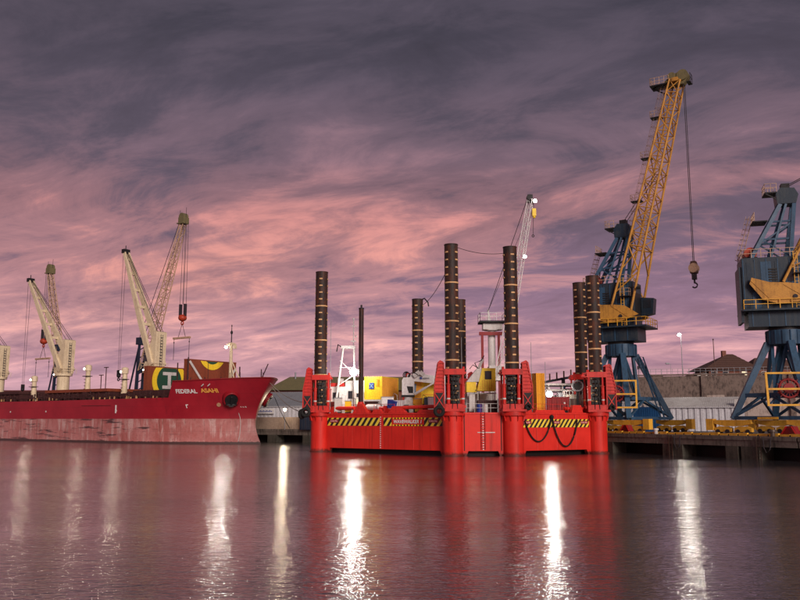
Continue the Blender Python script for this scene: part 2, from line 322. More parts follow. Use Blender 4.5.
def light(name, parent, loc, power, col=(1, 0.93, 0.82), r=0.25, aim=(0.0, -1.0, -0.22), cone=150, omni=False):
    l = bpy.data.lights.new(name, 'POINT' if omni else 'SPOT'); l.energy = power; l.color = col; l.shadow_soft_size = r
    if not omni: l.spot_size = R(cone); l.spot_blend = 0.6
    o = bpy.data.objects.new(name, l); C.objects.link(o); o.location = loc
    if parent:
        o.parent = parent; d = Matrix.Rotation(-parent.rotation_euler.z, 4, 'Z') @ V(aim)
    else: d = V(aim)
    o.rotation_euler = (-d).to_track_quat('Z', 'Y').to_euler()
    return o
def text_mesh(s, size, shear=0.0, bold=0.0, align='CENTER'):
    cu = bpy.data.curves.new('txt', 'FONT'); cu.body = s; cu.size = size; cu.shear = shear; cu.offset = bold; cu.align_x = align; cu.align_y = 'CENTER'
    o = bpy.data.objects.new('txt', cu); C.objects.link(o); bpy.context.view_layer.update()
    me = bpy.data.meshes.new_from_object(o); bpy.data.objects.remove(o); return me
def lettering(s, size, fn, name, mat, parent, **kw):       # fn maps flat (x, y) to a 3D point
    me = text_mesh(s, size, **kw)
    for v in me.vertices: v.co = fn(v.co.x, v.co.y)
    me.name = name; me.materials.clear(); me.materials.append(M[mat]); me.update()
    o = bpy.data.objects.new(name, me); C.objects.link(o); o.parent = parent; return o
def uv_plane(name, mat, parent, o, ex, ey, w, h, d=0.0):   # thin plate with metre UVs
    ex, ey = V(ex).normalized(), V(ey).normalized(); n = ex.cross(ey) * 0.03; o = V(o)
    vs = [o, o+ex*w, o+ex*w+ey*h, o+ey*h]; vs = [p for p in vs] + [p + n for p in vs]
    me = bpy.data.meshes.new(name); me.from_pydata([tuple(p) for p in vs], [], [(4,5,6,7),(0,1,5,4),(1,2,6,5),(2,3,7,6),(3,0,4,7)])
    uv = me.uv_layers.new(); co = [(0,0),(w,0),(w,h),(0,h)]
    for p in me.polygons:
        for li, vi in zip(p.loop_indices, p.vertices): uv.data[li].uv = co[vi % 4]
    me.materials.append(M[mat]); ob = bpy.data.objects.new(name, me); C.objects.link(ob); ob.parent = parent; return ob
def corrugated(mb, a, b, z0, z1, pitch=0.35, depth=0.07, lean=0.0):   # ribbed sheet between two plan points, rising from z0 to z1
    a, b = V((a[0], a[1], 0)), V((b[0], b[1], 0)); d = (b-a); L = d.length; d.normalize(); n = V((d.y, -d.x, 0)); k = max(2, int(L/pitch)); vs, fs = [], []
    prof = [(0, 0), (0.3, 0), (0.4, 1), (0.9, 1)]
    for i in range(k):
        for t, o in prof:
            p = a + d*((i+t)*L/k) + n*depth*o; vs += [p + V((0,0,z0)), p + V((0,0,z1)) + n*lean]
    vs += [b + V((0,0,z0)), b + V((0,0,z1)) + n*lean]
    for i in range(len(vs)//2-1): fs.append((2*i, 2*i+2, 2*i+3, 2*i+1))
    return mb.add(vs, fs)

# ------------------------------------------------------------------ setting: water, land, quay
wm = B(); S = 6000
wm.add([(-S,-300,0),(S,-300,0),(S,S,0),(-S,S,0)], [(0,1,2,3)])
struct(wm.build('water', 'harbour_water'))
QZ = 2.25
QL = [V((-280.6,325.4,0)), V((-14.0,145.6,0)), V((19.5,117.5,0)), V((25.9,104.3,0)), V((38.5,79.6,0)), V((54,49.2,0))]
land = B()
poly = [(p.x, p.y) for p in QL] + [(4000, 49), (4000, 6000), (-4000, 6000), (-4000, 325)]
land.add([(x, y, QZ) for x, y in poly], [tuple(range(len(poly)))])
struct(land.build('ground', 'apron'))
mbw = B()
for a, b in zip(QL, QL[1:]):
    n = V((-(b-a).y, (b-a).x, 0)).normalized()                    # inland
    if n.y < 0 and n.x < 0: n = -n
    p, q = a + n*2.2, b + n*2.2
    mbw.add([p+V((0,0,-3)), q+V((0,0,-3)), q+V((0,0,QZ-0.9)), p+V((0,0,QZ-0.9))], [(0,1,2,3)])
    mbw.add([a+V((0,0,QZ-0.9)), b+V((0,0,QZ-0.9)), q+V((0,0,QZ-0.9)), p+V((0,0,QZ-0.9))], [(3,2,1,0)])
quay = struct(mbw.build('quay', 'black_and_shade'))  # near-black back wall: shade between the piers put into its colour
def quay_run(a, b, piers, bay, first=0.0):
    d = (b-a).normalized(); n = V((-d.y, d.x, 0)); 
    if n.y < 0: n = -n
    L = (b-a).length; T = Matrix(((d.x, n.x, 0, a.x), (d.y, n.y, 0, a.y), (0, 0, 1, 0), (0, 0, 0, 1)))
    k = 0.0; i = 0
    while k < L - 0.3:
        e = min(L, k + bay); zt = QZ + 0.012 + random.uniform(-.02, .03)
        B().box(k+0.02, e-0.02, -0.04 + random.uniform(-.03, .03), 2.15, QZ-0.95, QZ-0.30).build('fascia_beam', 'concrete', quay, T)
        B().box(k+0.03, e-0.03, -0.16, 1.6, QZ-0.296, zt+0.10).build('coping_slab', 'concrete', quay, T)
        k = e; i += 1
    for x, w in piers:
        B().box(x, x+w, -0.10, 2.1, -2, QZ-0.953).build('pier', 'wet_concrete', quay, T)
    # rubbing timbers and lumps of weed on the piers
    return T
# right-hand crane quay (from the barge towards the camera)
quay_run(QL[3], QL[4], [(0.2,1.4),(10.0,3.0),(19.0,1.6),(21.0,2.2)], 4.6)
quay_run(QL[4], QL[5], [(2.0,2.6),(12,2.6),(22,2.6)], 4.9)
quay_run(QL[2], QL[3], [(1.0,1.5),(7,1.6),(12.6,1.6)], 4.9)
quay_run(QL[1], QL[2], [(2,2.4),(13,2.4),(24,2.4),(36,2.4)], 5.4)
quay_run(QL[0], QL[1], [(321.4-x,2.2) for x in (4,12.5,19,30,42)], 8.0)

# ------------------------------------------------------------------ jack-up barge
BO = V((8.0, 104.0, 0))
barge = thing('jack_up_barge', 'bright red eight-legged jack-up barge with hazard striped hull sides', 'barge', BO)
DZ = 4.85
LEG = dict(N1=(6.0,93.5,24.3), N2=(12.9,93.5,24.0), RA=(23.9,99.5,21.6), RB=(23.35,104.6,21.6), B2=(8.6,115.5,21.0), B1=(2.55,117.0,21.3), LB=(-11.05,112.5,18.0), LA=(-10.35,106.0,23.3))
LP = {k: V((x, y, 0)) - BO for k, (x, y, z) in LEG.items()}
order = ['N1','N2','RA','RB','B2','B1','LB','LA']
def poly_prism(pts, z0, z1): 
    n = len(pts); m = B(); m.add([(p.x,p.y,z0) for p in pts] + [(p.x,p.y,z1) for p in pts], [tuple(reversed(range(n))), tuple(range(n,2*n))] + [(i,(i+1)%n,n+(i+1)%n,n+i) for i in range(n)]); return m
pts = [LP[k] for k in order]; ctr = sum(pts, V()) / 8
hull = poly_prism(pts, 0.52, DZ).build('hull', 'barge_hull', barge)
poly_prism([ctr + (p-ctr)*0.90 for p in pts], -1.5, 0.515).build('slot_shade_block', 'black_and_shade', barge)  # black block filling the void under the hull, its shade as colour
poly_prism([ctr + (p-ctr)*1.0 for p in pts], DZ+0.004, DZ+0.012).build('deck_plate', 'dark_red', hull)
def face_frame(k0, k1):
    a, b = LP[k0], LP[k1]; d = (b-a).normalized(); n = V((d.y, -d.x, 0)); return a, d, n, (b-a).length
# wedge gussets that close the slot under each hull side, rubbing strake, weld seams
for k0, k1 in zip(order, order[1:] + order[:1]):
    a, d, n, L = face_frame(k0, k1)
    if n.y > 0.35: continue
    for s, o in ((1, a), (-1, a + d*L)):
        e = d*s
        B().prism([(0.6,-1.2),(1.15,-1.2),(1.75,0.515),(0.6,0.515)] if s > 0 else [(0.6,-1.2),(0.6,0.515),(1.75,0.515),(1.15,-1.2)], o - n*0.02, e, (0,0,1), 0.5 * (1 if e.cross(V((0,0,1))).dot(n) < 0 else -1)).build('corner_gusset', 'barge_hull', hull)
    m = B(); m.beam(a + n*0.035 + V((0,0,DZ-0.10)), a + d*L + n*0.035 + V((0,0,DZ-0.10)), 0.10, 0.16); m.build('deck_edge', 'barge_red', hull)
    m = B()
    for t in [0.27, 0.5, 0.73]: m.beam(a + d*L*t + n*0.012 + V((0,0,0.55)), a + d*L*t + n*0.012 + V((0,0,DZ-0.2)), 0.035)
    m.build('weld_seam', 'barge_red', hull)
# hazard band, lettering, draught marks: front-left side runs LA -> N1, front-right N2 -> RA
a, d, n, L = face_frame('LA', 'N1'); up = V((0,0,1))
z0, hh = 3.30, 0.98
uv_plane('hazard_band', 'hazard', hull, a + d*1.35 + n*0.006 + up*z0, d, up, 8.55, hh)
uv_plane('hazard_band', 'hazard', hull, a + d*10.55 + n*0.006 + up*z0, d, up, 1.2, hh)
uv_plane('hazard_band', 'hazard', hull, a + d*16.6 + n*0.006 + up*z0, d, up, 2.75, hh)
for k in range(10):
    for zz in (z0, z0 + hh - 0.16):
        B().box(0.26, 0.42, -0.03, 0, 0, 0.16).build('dash_mark', 'black_and_shade', hull, Matrix.Translation(a + d*(11.95 + k*0.46) + n*0.006 + up*zz) @ Matrix(((d.x, -n.x, 0, 0),(d.y, -n.y, 0, 0),(0,0,1,0),(0,0,0,1))))
        B().box(0, 0.255, -0.03, 0, 0, 0.16).build('dash_mark', 'yellow', hull, Matrix.Translation(a + d*(11.95 + k*0.46) + n*0.006 + up*zz) @ Matrix(((d.x, -n.x, 0, 0),(d.y, -n.y, 0, 0),(0,0,1,0),(0,0,0,1))))
def on_face(a, d, n, x0, zc, off=0.05): return lambda x, y: a + d*(x0 + x) + n*off + up*(zc + y)
lettering('WAVEWALKER 1', 0.56, on_face(a, d, n, 14.15, z0 + hh/2), 'lettering', 'white', hull, shear=0.2, bold=0.018)
def name_plaque(a, d, n, x0, zc, w, h):           # small red plaque with worn pale marks, unreadable in the photograph
    TF = Matrix.Translation(a + d*x0 + n*0.035 + up*zc) @ Matrix(((d.x,-n.x,0,0),(d.y,-n.y,0,0),(0,0,1,0),(0,0,0,1)))
    pq = B().box(-w/2,w/2,-.03,0,-h/2,h/2).build('plaque', 'dark_red', hull, TF); k = 5
    for i in range(k):
        x = -w*.42 + i*w*.84/k; B().box(x, x+w*.84/k*(.62+.2*(i%2)), -.045, -.031, -h*(.30-.06*(i%2)), h*(.28-.05*(i%3))).build('plaque_mark', 'pink_mark', pq, TF)
for x0 in (2.55, 17.95): name_plaque(a, d, n, x0, z0 + hh*0.60, 1.45, 0.42)
def draught(a, d, n, x, zs):
    m = B()
    for i, zz in enumerate(zs): 
        p = a + d*x + n*0.02 + up*zz; m.beam(p - d*0.07, p + d*0.07, 0.03, 0.11)
    m.build('draught_mark', 'white', hull)
draught(a, d, n, 10.05, [0.7 + 0.26*i for i in range(15)])
a, d, n, L = face_frame('N2', 'RA')
uv_plane('hazard_band', 'hazard_fine', hull, a + d*1.30 + n*0.006 + up*3.15, d, up, L-2.65, 0.95)
for x0 in (1.95, 6.2, L-2.1): name_plaque(a, d, n, x0, 3.72, 1.15, 0.36)
a, d, n, L = face_frame('N1', 'N2')
draught(a, d, n, L*0.5, [0.7 + 0.26*i for i in range(15)])
B().box(-1.0, 1.0, -0.03, 0, 0, 0.10).build('dash_mark', 'off_white', hull, Matrix.Translation(a + d*L*0.55 + n*0.01 + up*2.55) @ Matrix(((d.x,-n.x,0,0),(d.y,-n.y,0,0),(0,0,1,0),(0,0,0,1))))
m = B()
for s in (-0.22, 0.22): m.cyl(a + d*(L*0.5+s) + n*0.16 + up*0.7, a + d*(L*0.5+s) + n*0.16 + up*(DZ+1.0), 0.03, n=6)
for i in range(13): m.cyl(a + d*(L*0.5-.22) + n*0.16 + up*(0.8+i*0.32), a + d*(L*0.5+.22) + n*0.16 + up*(0.8+i*0.32), 0.02, n=5)
m.build('boarding_ladder', 'dark_red', barge)
for t in (0.19, 0.80): 
    m = B(); m.beam(a + d*L*t + n*0.03 + up*0.55, a + d*L*t + n*0.03 + up*(DZ-.02), 0.10, 0.08); m.build('rubbing_strip', 'black_and_shade', barge)
a, d, n, L = face_frame('LB', 'LA')
draught(a, d, n, 2.4, [0.7 + 0.34*i for i in range(13)])
B().beam(a + d*3.2 + n*0.03 + up*3.0, a + d*5.0 + n*0.03 + up*3.0, 0.04, 0.12).build('dash_mark', 'off_white', hull)

# legs, leg columns and jacking frames
def leg_meshes(H):
    r = 0.80
    leg = B().cyl((0,0,-3), (0,0,H), r, n=28)
    leg.cyl((0,0,H), (0,0,H+0.10), r*1.04, n=28)
    marks, rings = B(), B(); zt = H - 0.9; i = 0
    while zt > DZ + 1.0:
        i += 1
        if i % 5 == 0:
            rings.cyl((0,0,zt-0.08), (0,0,zt+0.08), r+0.035, n=28)
        else:
            for q in range(4):
                aa = q*math.pi/2
                vs = []
                for u in range(5):
                    t = aa + (u-2)*0.125
                    for rr in (r-0.01, r+0.05):
                        for zz in (zt-0.085, zt+0.085): vs.append((rr*math.cos(t), rr*math.sin(t), zz))
                fs = []
                for u in range(4):
                    b0 = u*4; fs += [(b0+2,b0+6,b0+7,b0+3),(b0+1,b0+3,b0+7,b0+5),(b0,b0+4,b0+6,b0+2)]
                fs += [(0,2,3,1),(16,17,19,18)]
                marks.add(vs, fs)
        zt -= 0.9
    return leg, marks, rings
rotl = dict(N1=45, N2=12, RA=45, RB=40, B2=60, B1=75, LB=80, LA=88)
side = dict(N1=-1, N2=1, RA=1, RB=1, B2=1, B1=-1, LB=-1, LA=-1)
for k in order:
    x, y, H = LEG[k]; T = Matrix.Translation(LP[k]) @ Matrix.Rotation(R(rotl[k]), 4, 'Z')
    lg, mk, rg = leg_meshes(H)
    lo_ = lg.build('leg', 'leg_steel', barge, T); mk.build('climbing_lugs', 'leg_mark', lo_, T); rg.split('leg_band', 'leg_mark', lo_, T)
    if k in ('N1','N2','RA','LA'):
        B().cyl((0,0,-2), (0,0,DZ-0.35), 1.14, n=28).cyl((0,0,-2), (0,0,0.16), 1.42, 1.30, n=28).build('leg_column', 'barge_hull', barge, Matrix.Translation(LP[k]))
        fl = B().cyl((0,0,DZ-0.353), (0,0,DZ+0.10), 1.42, n=28)
        for q in range(10):
            t = q*0.628; fl.beam((1.18*math.cos(t),1.18*math.sin(t),DZ-0.95), (1.36*math.cos(t),1.36*math.sin(t),DZ-0.36), 0.06, 0.16)
        fl.build('column_flange', 'frame_red', barge, Matrix.Translation(LP[k]))
    else:
        B().cyl((0,0,-2), (0,0,DZ+0.1), 1.14, n=24).build('leg_column', 'barge_hull', barge, Matrix.Translation(LP[k]))
    # jacking frame: fin box on one side, guide frame with jacking cylinders round the leg
    out = (LP[k]-ctr).normalized(); f_ang = {'N1': 0.0, 'N2': 0.0, 'RA': 0.0, 'RB': 0.0, 'B2': 0.0, 'B1': 0.0, 'LB': 0.0, 'LA': 0.0}[k]
    s = side[k]; TF = Matrix.Translation(LP[k]) @ Matrix.Rotation(f_ang, 4, 'Z') @ Matrix.Diagonal((s, 1, 1, 1))   # local +x = fin side
    jf = B().box(-1.35, 1.35, -1.45, 1.45, DZ+0.11, DZ+0.34).build('jacking_frame', 'frame_red', barge, TF)
    zt = DZ + 5.0
    # top yoke
    m = B()
    for yy in (-1.05, 1.05): m.box(-1.35, 1.0, yy-0.2, yy+0.2, zt-0.75, zt-0.1)
    for xx in (-1.2, 0.85): m.box(xx-0.17, xx+0.17, -0.86, 0.86, zt-0.70, zt-0.15)
    m.cyl((-1.2,-1.05,zt-0.1), (-1.2,-1.05,zt+0.15), 0.16, n=8).box(-1.55,-1.36,-0.9,0.9,zt-0.62,zt-0.42)
    m.build('top_yoke', 'frame_red', jf, TF)
    m = B()
    for yy in (-1.05, 1.05): m.box(-1.30, 0.9, yy-0.16, yy+0.16, DZ+0.345, DZ+0.95)
    m.box(-1.5,-1.31,-0.8,0.8,DZ+0.5,DZ+0.8)
    m.build('bottom_yoke', 'frame_red', jf, TF)
    for xx in (-1.12, 0.52):
        for yy in (-1.14, 1.14):
            m = B().cyl((xx,yy,DZ+0.96), (xx,yy,DZ+3.1), 0.20, n=12).cyl((xx,yy,DZ+3.1), (xx,yy,DZ+3.2), 0.25, n=12)
            cy_ = m.build('jacking_cylinder', 'frame_red', jf, TF)
            B().cyl((xx,yy,DZ+3.2), (xx,yy,zt-0.76), 0.12, n=10).build('piston_rod', 'red', jf, TF)
            B().cyl((xx,yy,DZ+1.45), (xx,yy,DZ+1.62), 0.212, n=12).build('cylinder_collar', 'off_white' if yy < 0 else 'leg_mark', jf, TF)
    m = B()                                                   # dark hydraulics between the cylinders
    for i in range(7):
        zz = DZ + 1.0 + i*0.52; m.box(-0.72+0.1*(i%2), 0.20, -1.12, -0.84, zz, zz+0.30)
    m.tube([(-0.5,-1.2,DZ+0.4),(-0.45,-1.3,DZ+1.5),(-0.2,-1.25,DZ+2.6),(-0.4,-1.15,DZ+3.9)], 0.05).tube([(0.1,-1.2,DZ+0.4),(0.0,-1.32,DZ+1.8),(0.12,-1.22,DZ+3.0),(-0.1,-1.1,DZ+4.1)], 0.05)
    m.build('hydraulic_block', 'black', jf, TF)
    m = B()
    for i in range(3): m.ball((-0.30, -1.2, DZ+1.35+i*0.8), 0.11, 8, 5)
    m.build('valve_caps', 'leg_mark', jf, TF)
    # fin
    fz = DZ + 5.9; m = B()
    poly = [(0.95,DZ+0.35),(2.15,DZ+0.35),(2.12,DZ+3.0),(1.72,fz-0.25),(1.45,fz),(1.10,fz-0.15),(0.95,DZ+3.6)]
    for yy in (-1.02, 0.52): m.prism(poly, (0,yy+0.0,0), (1,0,0), (0,0,1), -0.07)
    fin = m.build('guide_fin', 'frame_red', jf, TF)
    m = B(); n_ = 9
    for i in range(n_):
        t = i/(n_-1); zz = DZ+2.35 + t*3.2; xo = 2.12 - max(0, (zz-DZ-3.0)/2.6)*0.42
        m.box(1.0, xo, -0.98, 0.5, zz-0.05, zz+0.05); m.box(1.02, xo-0.06, -1.13, -1.09, zz-0.04, zz+0.09)
    m.beam((0.98,-1.12,DZ+0.4), (1.02,-1.12,DZ+5.6), 0.10); m.beam((2.12,-1.12,DZ+0.4), (2.10,-1.12,DZ+3.0), 0.10); m.beam((2.10,-1.12,DZ+3.0), (1.55,-1.12,DZ+5.75), 0.10)
    m.build('fin_rib', 'frame_red', jf, TF)
    m = B(); m.beam((1.0,-1.12,DZ+0.5), (2.1,-1.12,DZ+2.2), 0.09).beam((2.1,-1.13,DZ+0.5), (1.0,-1.13,DZ+2.2), 0.09).split('fin_brace', 'frame_red', jf, TF)
    m = B().box(1.12, 2.0, -1.06, -1.03, DZ+0.5, DZ+2.2); m.build('fin_opening_shade', 'black', jf, TF)  # black plate on the solid fin, painted shade of an opening
    if k in ('N1','LA'):
        m = B().ring((1.60 if k == 'N1' else 1.7, -1.45, DZ+0.12), (0.0,1,0), 0.46, 0.20, 24, 10); m.build('tyre_fender', 'rubber', barge, TF)
    if k == 'LA':
        B().ring((2.25, -0.9, DZ-0.1), (1,0.6,0), 0.46, 0.20, 24, 10).build('tyre_fender', 'rubber', barge, TF)
    if k in ('N2','RA'):
        B().ring((1.55, -1.32, DZ+0.62), (0,1,0), 0.28, 0.13, 20, 8).build('tyre_fender', 'rubber', barge, TF)

# deck-edge pipes and red brackets, handrails
a, d, n, L = face_frame('LA', 'N1')
B().cyl(a + d*2.0 - n*0.35 + up*(DZ+0.62), a + d*5.6 - n*0.35 + up*(DZ+0.62), 0.24, n=12).build('edge_pipe', 'barge_red', barge)
B().cyl(a + d*13.2 - n*0.35 + up*(DZ+0.62), a + d*18.4 - n*0.35 + up*(DZ+0.72), 0.22, n=12).build('edge_pipe', 'barge_red', barge)
m = B(); 
for i in range(10): m.beam(a+d*(14.2+i*0.02)-n*0.2+up*DZ, a+d*(14.2+i*0.02)-n*0.2+up*(DZ+0.01), .02)
def bracket(x, w0, w1, h, nm='deck_bracket', off=0.15, dd=None):
    aa, e, nn = (a, d, n) if dd is None else dd
    B().prism([(-w0/2,0),(w0/2,0),(w1/2,h),(-w1/2,h)], aa + e*x - nn*off + up*(DZ+0.012), e, up, -0.5 if True else 0.5).build(nm, 'barge_red', barge)
bracket(6.6, 2.4, 0.7, 1.1); bracket(12.4, 2.6, 1.3, 0.8); bracket(2.0, 1.6, 0.6, 0.55); bracket(17.0, 3.2, 2.4, 0.35); bracket(9.3, 1.5, 0.9, 0.45)
m = B().rail([a+d*1.9-n*0.9+up*(DZ+.01), a+d*11.5-n*0.9+up*(DZ+.01)], 1.05, 0.03, 1.5); m.build('handrail', 'frame_red', barge)
fr = face_frame('N2', 'RA'); a2, d2, n2, L2 = fr
for x, w0, w1, h in ((2.0,1.7,0.9,1.2),(9.6,1.8,1.2,0.9),(5.5,4.5,4.1,0.32)): bracket(x, w0, w1, h, dd=(a2,d2,n2))
B().cyl(a2+d2*8.2-n2*0.9+up*(DZ+0.5), a2+d2*11.6-n2*0.9+up*(DZ+0.5), 0.2, n=10).build('edge_pipe', 'barge_red', barge)
B().rail([a2+d2*2.6-n2*0.5+up*(DZ+.01), a2+d2*8.5-n2*0.5+up*(DZ+.01)], 1.0, 0.025, 1.2).build('handrail', 'frame_red', barge)
a3, d3, n3, L3 = face_frame('N1', 'N2')
B().rail([a3+d3*1.6-n3*0.3+up*(DZ+.01), a3+d3*(L3-1.6)-n3*0.3+up*(DZ+.01)], 1.0, 0.025, 0.9).build('handrail', 'off_white', barge)
# hoses hanging in two loops down the front-right side
def loop(x0, x1, zt, zb, zt2, off=0.2):
    ps = []
    for i in range(25):
        t = i/24; x = x0 + (x1-x0)*t; zz = (zt + (zt2-zt)*t) - (zt-zb)*(1-(2*t-1)**2)**0.75; ps.append(a2 + d2*x + n2*off + up*zz)
    return ps
B().tube([a2+d2*1.1-n2*.2+up*(DZ+.5)] + loop(1.35, 5.3, DZ-0.25, 1.75, 4.2), 0.085, 8).build('hose', 'rubber', barge)
B().tube(loop(5.45, 9.2, 4.4, 1.15, 4.0, 0.24), 0.085, 8).build('hose', 'rubber', barge)
B().ball(a2+d2*5.4+n2*0.2+up*4.35, 0.26, 8, 6).build('hose_coupling', 'rubber', barge)

def wpos(x, y): return (x, y, DZ + 0.013)
# cables of lamps between the leg tops
def sag(p, q, s, n=16): p, q = V(p), V(q); return [p.lerp(q, i/n) - V((0,0,s*4*(i/n)*(1-i/n))) for i in range(n+1)]
o = B().tube(sag((6.7,93.2,24.0),(12.2,93.2,23.3),0.35), 0.035, 5).build('festoon_cable', 'wire'); tag(o, 'thin dark cable sagging between the two tallest barge legs', 'cable')
o = B().tube(sag((3.4,116.8,20.6),(5.4,94.2,21.2),0.5), 0.04, 5).build('festoon_cable', 'wire'); tag(o, 'thin dark cable from a rear barge leg to a tall front leg', 'cable')
# davit on rear leg
B().tube([(2.55-8+0.5,13.0,21.3),(2.55-8+1.0,12.8,21.5),(2.55-8+1.5,12.6,20.9),(2.55-8+1.6,12.6,20.3)], 0.10, 6).build('leg_davit', 'black', barge)

# ---- things standing on the barge deck
def railing_top(parent, x0, x1, y0, y1, z, mat='white', h=1.0):
    B().rail([(x0,y0,z),(x1,y0,z),(x1,y1,z),(x0,y1,z),(x0,y0,z)], h, 0.03, 1.2).build('handrail', mat, parent)
t = thing('spud_post', 'tall thin brown steel post rising from the barge edge beside the white deckhouse', 'post', wpos(-4.95, 103.2))
B().cyl((0,0,0), (0,0,13.2), 0.31, n=16).build('tube', 'leg_steel', t); B().cyl((0,0,13.2), (0,0,13.35), 0.34, n=16).cyl((0,0,13.35),(0,0,13.75),0.12,n=8).build('cap', 'black', t)
B().cyl((0,0,0), (0,0,1.4), 0.75, 0.36, n=14).build('socket', 'frame_red', t)

t = thing('deckhouse', 'white deckhouse with small windows and red rimmed roof on the barge', 'deckhouse', wpos(-6.6, 109.0))
bd = box('body', 'white', t, -3.0, 2.9, -1.8, 2.0, 0, 3.5)
box('upper_block', 'white', t, -0.6, 2.5, -1.4, 1.8, 3.503, 4.3)
box('roof_rim', 'frame_red', t, -3.12, -0.7, -1.92, 2.1, 3.503, 3.95)
for x, z0, w, h in ((-2.2,1.9,0.8,0.8),(-0.2,1.9,0.55,1.0),(1.9,2.0,0.7,0.7),(0.9,2.1,0.5,0.5)):
    f = box('window', 'off_white', t, x-0.06, x+w+0.06, -1.84, -1.803, z0-0.06, z0+h+0.06); box('pane', 'glass', f, x, x+w, -1.86, -1.842, z0, z0+h)
f = box('door', 'off_white', t, 0.55, 1.45, -1.86, -1.803, 0.1, 2.0); box('pane', 'window_lit', f, 0.75, 1.25, -1.885, -1.862, 1.2, 1.8)
box('locker', 'dark_red', t, -2.5, -1.0, -2.4, -1.9, 0, 1.5)
box('vent_box', 'off_white', t, -1.7, -0.9, -0.6, 0.4, 3.96, 4.6)
for x, zz in ((-1.6,1.1),(2.2,1.0),(-2.7,3.0)): B().ball((x,-1.95,zz),.12,8,5).build('bulkhead_lamp','lamp_small',t)
box('orange_hatch', 'frame_red', t, 2.3, 3.3, -1.4, 0.4, 3.52, 3.75)

t = thing('light_mast', 'white tubular A-frame mast with bright floodlight behind the brown post', 'mast', wpos(-7.0, 106.2))
m = B()
for x0, x1 in ((-1.5,-0.45),(1.2,0.95)): 
    for yy in (-0.3, 0.6): m.cyl((x0,yy,0), (x1,yy*0.6,8.4), 0.11, n=8)
m.split('leg', 'white', t)
B().box(-0.7,1.15,-0.35,0.5,8.4,8.75).build('head_beam', 'white', t)
m = B(); m.beam((-1.25,-.26,3.4),(1.1,-.26,5.0),0.09).beam((1.1,-.24,5.0),(-0.8,-.24,6.8),0.09).beam((-0.95,-.2,5.9),(1.05,-.2,5.9),0.08).split('brace', 'white', t)
m = B().cyl((0.9,0,8.75),(0.9,0,12.2),0.07,n=6).box(0.55,1.2,-.1,.1,9.3,9.45).box(0.6,1.25,-.06,.06,11.3,11.42).ball((0.9,0,12.3),0.14,8,5).ball((1.2,0,10.0),.13,8,5).build('aerial', 'white', t)
B().tube([(-1.3,0,8.0),(-1.1,-.2,8.9),(-0.7,-.3,8.6)], 0.09, 6).build('davit', 'black', t)
f = B().box(0.65,1.35,-0.75,-0.4,5.0,5.6).build('floodlight', 'off_white', t); B().cyl((1.0,-0.752,5.3),(1.0,-0.80,5.3),0.50,n=16).build('lens', 'lamp_white', f)
light('floodlight_beam', t, (1.0,-1.0,5.3), 1000, (1,0.95,0.86), 0.3); light('floodlight_spill', t, (1.6,-2.6,5.2), 700, (1,0.93,0.82), 0.4, omni=True)

def container(name, label, cat, loc, rz, sx, sy, sz, mat, endmat=None, door=True):
    t = thing(name, label, cat, loc, rz)
    box('core', endmat or mat, t, -sx/2+0.06, sx/2-0.06, -sy/2+0.06, sy/2-0.06, 0.05, sz-0.05)
    m = B()
    for x in (-sx/2, sx/2-0.12):
        for y in (-sy/2, sy/2-0.12): m.box(x, x+0.12, y, y+0.12, 0, sz)
    for zz in (0, sz-0.14):
        for y in (-sy/2+0.01, sy/2-0.12): m.box(-sx/2+0.121, sx/2-0.121, y, y+0.11, zz+.002, zz+0.138)
        for x in (-sx/2+0.01, sx/2-0.12): m.box(x, x+0.11, -sy/2+0.121, sy/2-0.121, zz+.002, zz+0.138)
    m.split('corner_frame', mat, t)
    for nm, (a, b) in dict(front_panel=((-sx/2+.13,-sy/2+.055),(sx/2-.13,-sy/2+.055)), side_panel=((sx/2-.055,-sy/2+.13),(sx/2-.055,sy/2-.13)), left_panel=((-sx/2+.055,sy/2-.13),(-sx/2+.055,-sy/2+.13))).items():
        corrugated(B(), a, b, 0.14, sz-0.14, 0.28, 0.04).build(nm.replace('left_','side_'), mat if nm == 'front_panel' else (endmat or mat), t)
    return t
t = container('shipping_container', 'bright yellow container with blue square emblem raised above the barge deck', 'container', (-2.4, 107.4, DZ+1.75), R(-24), 2.5, 5.2, 2.95, 'yellow', 'amber')
e = B().box(-0.55,0.15,-2.68,-2.645,1.35,2.15).build('emblem', 'royal_blue', t)
B().beam((-0.45,-2.69,1.45),(0.05,-2.69,2.05),0.03,0.12).beam((-0.45,-2.70,2.05),(0.05,-2.70,1.45),0.03,0.12).build('emblem_cross', 'sky_glass', e)
B().box(0.55,0.75,-2.72,-2.645,1.7,2.6).build('vent_box', 'amber', t)
container('store_container', 'white container carrying the yellow container with the blue emblem', 'container', (-2.2, 107.6, DZ+.013), R(-24), 3.2, 5.8, 1.72, 'off_white')
t = container('tool_container', 'small low white container at the red barge edge below the white crane housing', 'container', (0.3, 101.6, DZ+.013), R(-37), 1.9, 1.6, 1.55, 'white')
t = thing('storage_tank', 'white horizontal cylindrical tank lying beside the brown post', 'tank', wpos(-3.4, 103.4), R(-37))
B().cyl((-0.75,0,0.72),(0.75,0,0.72),0.42,n=18).ball((-0.75,0,0.72),0.42,16,8).ball((0.75,0,0.72),0.42,16,8).build('shell', 'white', t)
B().box(-0.55,-0.35,-0.4,0.4,0,0.45).box(0.35,0.55,-0.4,0.4,0,0.45).split('saddle', 'frame_red', t)
t = thing('steel_beam', 'dark brown steel beam lying on blocks behind the white tank', 'beam', wpos(-3.7, 104.7), R(-20))
B().box(-0.8,1.0,-0.25,0.25,0.9,1.38).box(-0.8,1.0,-.4,.4,1.383,1.5).box(-.8,1.0,-.4,.4,.8,.897).build('web', 'dark_maroon', t); B().box(-0.7,-0.4,-0.35,0.35,0,0.79).box(0.5,0.8,-0.35,0.35,0,0.79).split('block', 'dark_maroon', t)
